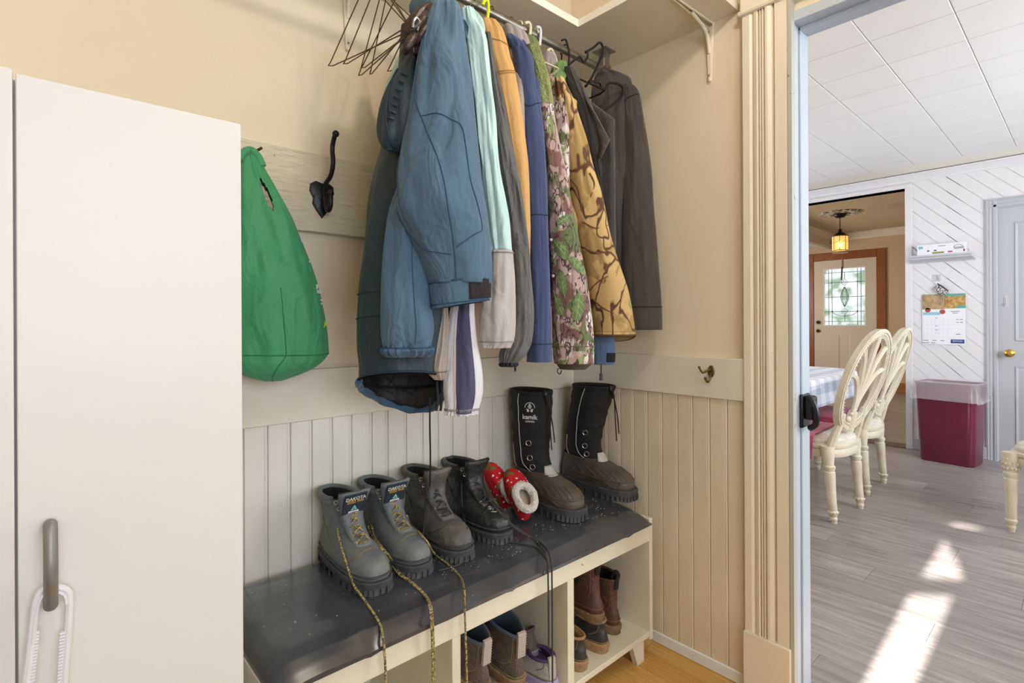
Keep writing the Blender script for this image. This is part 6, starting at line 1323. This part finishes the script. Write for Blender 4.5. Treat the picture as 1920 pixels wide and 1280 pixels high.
# 15: charcoal sweater jacket, last on the rod, facing the camera side
M_last = fabric('charcoal_knit', '#45403A', '#38342F', bump=.6, bscale=260, wr=.35)
c15 = thing('charcoal_jacket', 'charcoal collarless jacket at the end of the rod by the right wall', 'jacket', (-.2, -.28, 1.2), 'coats on the closet rod')
r15 = [(158, 1168, 1182, -.40), (166, 1165, 1192, -.40), (180, 1166, 1200, -.40), (217, 1168, 1206, -.40), (305, 1167, 1220, -.40), (380, 1166, 1225, -.40), (433, 1166, 1229, -.40), (520, 1166, 1236, -.40), (580, 1167, 1240, -.40), (618, 1168, 1241, -.40)]
S15 = Sleeve(r15, -.40, ratio=.75, fold=.006, seed=151); S15.mesh(cap0=True).build('near_sleeve', [M_last, M_dkline], c15, solid=.003)
r15b = [(128, 1124, 1136, -.33), (140, 1116, 1160, -.33), (152, 1112, 1182, -.33), (175, 1108, 1186, -.33), (230, 1112, 1184, -.33), (330, 1122, 1184, -.33), (433, 1134, 1184, -.33), (540, 1148, 1186, -.33), (600, 1156, 1188, -.33), (622, 1160, 1188, -.33)]
B15 = Sleeve(r15b, -.33, ratio=.8, fold=.010, seed=152, dmax=.06); B15.mesh(cap0=True).build('body', [M_last, M_dkline], c15, solid=.003)
m = MB(); S15.rim(.0014, S15.tv(575, r15), .001, m); S15.line([(S15.tv(205, r15), PI*.98), (S15.tv(190, r15), PI*.6), (S15.tv(182, r15), PI*.25)], .0014, .001, m); m.build('seams', mat('char_stitch', '#1f1c19', .8), c15)
hm = MB()
def hp(lst, y, r=.0042, mb=hm, sm=4): mb.tube([atY(u, v, y) for u, v in lst], r, 8, smooth=sm)
hp([(1098, 98), (1112, 90), (1124, 80), (1130, 88), (1128, 104), (1118, 128), (1108, 148), (1098, 162)], -.38)
hp([(1104, 153), (1124, 154), (1128, 165), (1136, 165), (1142, 155), (1160, 158), (1168, 166), (1166, 180), (1150, 196), (1118, 218)], -.40, sm=2)
hm.build('hanger', M_plb, c15)
bh = MB(); hp([(1066, 122), (1078, 112), (1088, 106), (1094, 116), (1101, 108), (1102, 100)], -.36, .0036, bh, 3)
bh2 = MB(); hp([(1053, 76), (1060, 74), (1064, 84), (1067, 100), (1066, 124)], -.30, .0032, bh2); tag(bh2.build('plastic_hanger', M_plb, origin=atY(1060, 90, -.3)), 'thin black hanger hook on the rod above the field jacket', 'hanger')
tag(bh.build('plastic_hanger', M_plb, origin=atY(1066, 100, -.3)), 'thick black hanger arm running down to the field jacket collar', 'hanger')
ch_ = MB(); hp([(905, 10), (908, 2), (914, 1), (916, 14), (914, 36)], -.30, .0048, ch_); tag(ch_.build('plastic_hanger', M_ply, origin=atY(912, 20, -.3)), 'bright yellow-green plastic hanger above the tan coat', 'hanger')
for (pts, m_, lab) in (([(984, 44), (991, 42), (995, 50), (993, 70)], M_plw, 'cream plastic hanger hook on the rod above the grey sweatshirt'), ([(1006, 52), (1011, 51), (1014, 60), (1012, 86)], M_plv, 'white plastic hanger hook on the rod above the leaf camouflage'), ([(1026, 96), (1032, 92), (1037, 98), (1038, 108)], M_plw, 'cream hanger hook beside the green collar')):
    q_ = MB(); hp(pts, -.28, .0044, q_); tag(q_.build('plastic_hanger', m_, origin=atY(pts[0][0], pts[0][1], -.28)), lab, 'hanger')
for (pts, lab) in (([(955, 44), (957, 32), (962, 36), (963, 56)], 'thin wire hanger hook on the rod between the yellow and cream hangers'), ([(880, 22), (884, 0), (887, -10)], 'thin wire hanger hook above the mint collar')):
    q_ = MB(); hp(pts, -.27, .0016, q_); tag(q_.build('wire_hanger', M_wire, origin=atY(pts[0][0], pts[0][1], -.27)), lab, 'hanger')

# ------------------------------------------------------------ green bag
gb = thing('shopping_bag', 'green reusable shopping bag hanging from a peg beside the wardrobe', 'bag', (-1.22, -.1, 1.0))
M_gr = fabric('green_bag', '#3F9C66', '#358C58', wr=.5, rough=.6, ns=5); M_grl = mat('green_stitch', '#1E7A42', .8)
rg1 = [(282, 452, 474, -.075), (300, 446, 488, -.078), (330, 440, 506, -.08), (360, 436, 522, -.085), (400, 432, 544, -.09), (440, 430, 560, -.095), (500, 428, 583, -.10), (560, 428, 600, -.10), (610, 428, 609, -.10), (650, 430, 613, -.10), (668, 434, 612, -.10), (690, 446, 590, -.10), (705, 470, 556, -.10), (714, 498, 526, -.10)]
GB = Sleeve(rg1, -.1, ratio=.42, fold=.012, seed=201, dmax=.045); tg = lambda v: GB.tv(v, rg1)
mb = MB(); NT, NS_ = 90, 84; grid = [[GB.pt(i/NT, 2*PI*k_/NS_) for k_ in range(NS_)] for i in range(NT+1)]
vs = [p for r_ in grid for p in r_]; fs = []
# handle slot: leave a gap in front and back faces
def inslot(i, k_):
    t_ = (i+.5)/NT; th_ = 2*PI*(k_+.5)/NS_
    v_ = None
    for (ta, tb) in ((tg(336), tg(394)),):
        if ta < t_ < tb:
            kk = (t_-ta)/(tb-ta); p = GB.pt(t_, th_); d = p-CAM; u = d.dot(RIGHT)/d.dot(VIEW)*FP+CU; uc = 489+22*kk; w = 9*math.sin(PI*min(1, kk*.9+.05))**.8*(.35+.75*kk)
            return abs(u-uc) < w
    return False
for i in range(NT):
    for k_ in range(NS_):
        if not inslot(i, k_): k2 = (k_+1) % NS_; fs.append((i*NS_+k_, i*NS_+k2, (i+1)*NS_+k2, (i+1)*NS_+k_))
mb.add(vs, fs); mb.add([], []); mb.f.append(tuple((NT)*NS_+j for j in range(NS_))); mb.mi.append(0)
mb.build('bag_body', M_gr, gb, solid=.002, noangle=True)
m = MB(); GB.line([(tg(664), PI*.02), (tg(666), PI*.25), (tg(664), PI*.5), (tg(662), PI*.8)], .0012, .001, m); GB.line([(tg(540), PI*.45), (tg(600), PI*.455), (tg(664), PI*.46), (tg(690), PI*.50), (tg(712), PI*.52)], .0012, .001, m); m.build('seams', M_grl, gb)
m = MB(); m.tube([atY(448, 300, -.09), atY(458, 286, -.085), atY(470, 282, -.08), atY(482, 292, -.08), atY(492, 312, -.085)], lambda t_: .010, 10, smooth=5); m.build('strap', M_gr, gb)
def gtext(s, u, v, size, m_, up=0):
    t_ = tg(v); a_ = GB.ax[min(GB.N-1, int(t_*(GB.N-1)))]; d = a_[0]-CAM; uc = d.dot(RIGHT)/d.dot(VIEW)*FP+CU; hw_ = a_[3]/d.dot(VIEW)*FP; th_ = math.acos(max(-.98, min(.98, (u-uc)/hw_)))
    c = GB.pt(t_, th_, .003); x_ = (GB.pt(t_, th_-.06, .003)-GB.pt(t_, th_+.06, .003)); y_ = GB.pt(t_-.01, th_, .003)-GB.pt(t_+.01, th_, .003); F_ = frame(c, x_, y_); mb = text_mb(s, size, F_, bold=True); mb.build('lettering', m_, gb, smooth=False)
wp = mat('print_white', '#e6e2e2', .6)
gtext('JE', 596, 535, .013, wp); gtext('RE', 598, 545, .013, wp); gtext('PE', 602, 562, .007, wp); gtext('DE', 603, 568, .007, wp); gtext('re', 584, 488, .010, wp); gtext('A', 608, 609, .022, mat('print_yellow', '#C9DC3A', .6)); gtext('o', 564, 448, .02, wp)
m = MB()
for v, a, b in ((527, 590, 600), (551, 594, 604), (433, 555, 561), (466, 570, 577), (600, 603, 609)):
    t_ = tg(v); a_ = GB.ax[min(GB.N-1, int(t_*(GB.N-1)))]; d = a_[0]-CAM; uc = d.dot(RIGHT)/d.dot(VIEW)*FP+CU; hw_ = a_[3]/d.dot(VIEW)*FP
    m.tube([GB.pt(t_, math.acos(max(-.97, min(.97, (u-uc)/hw_))), .0025) for u in (a, (a+b)/2, b)], .0008, 5)
m.build('print_lines', wp, gb)
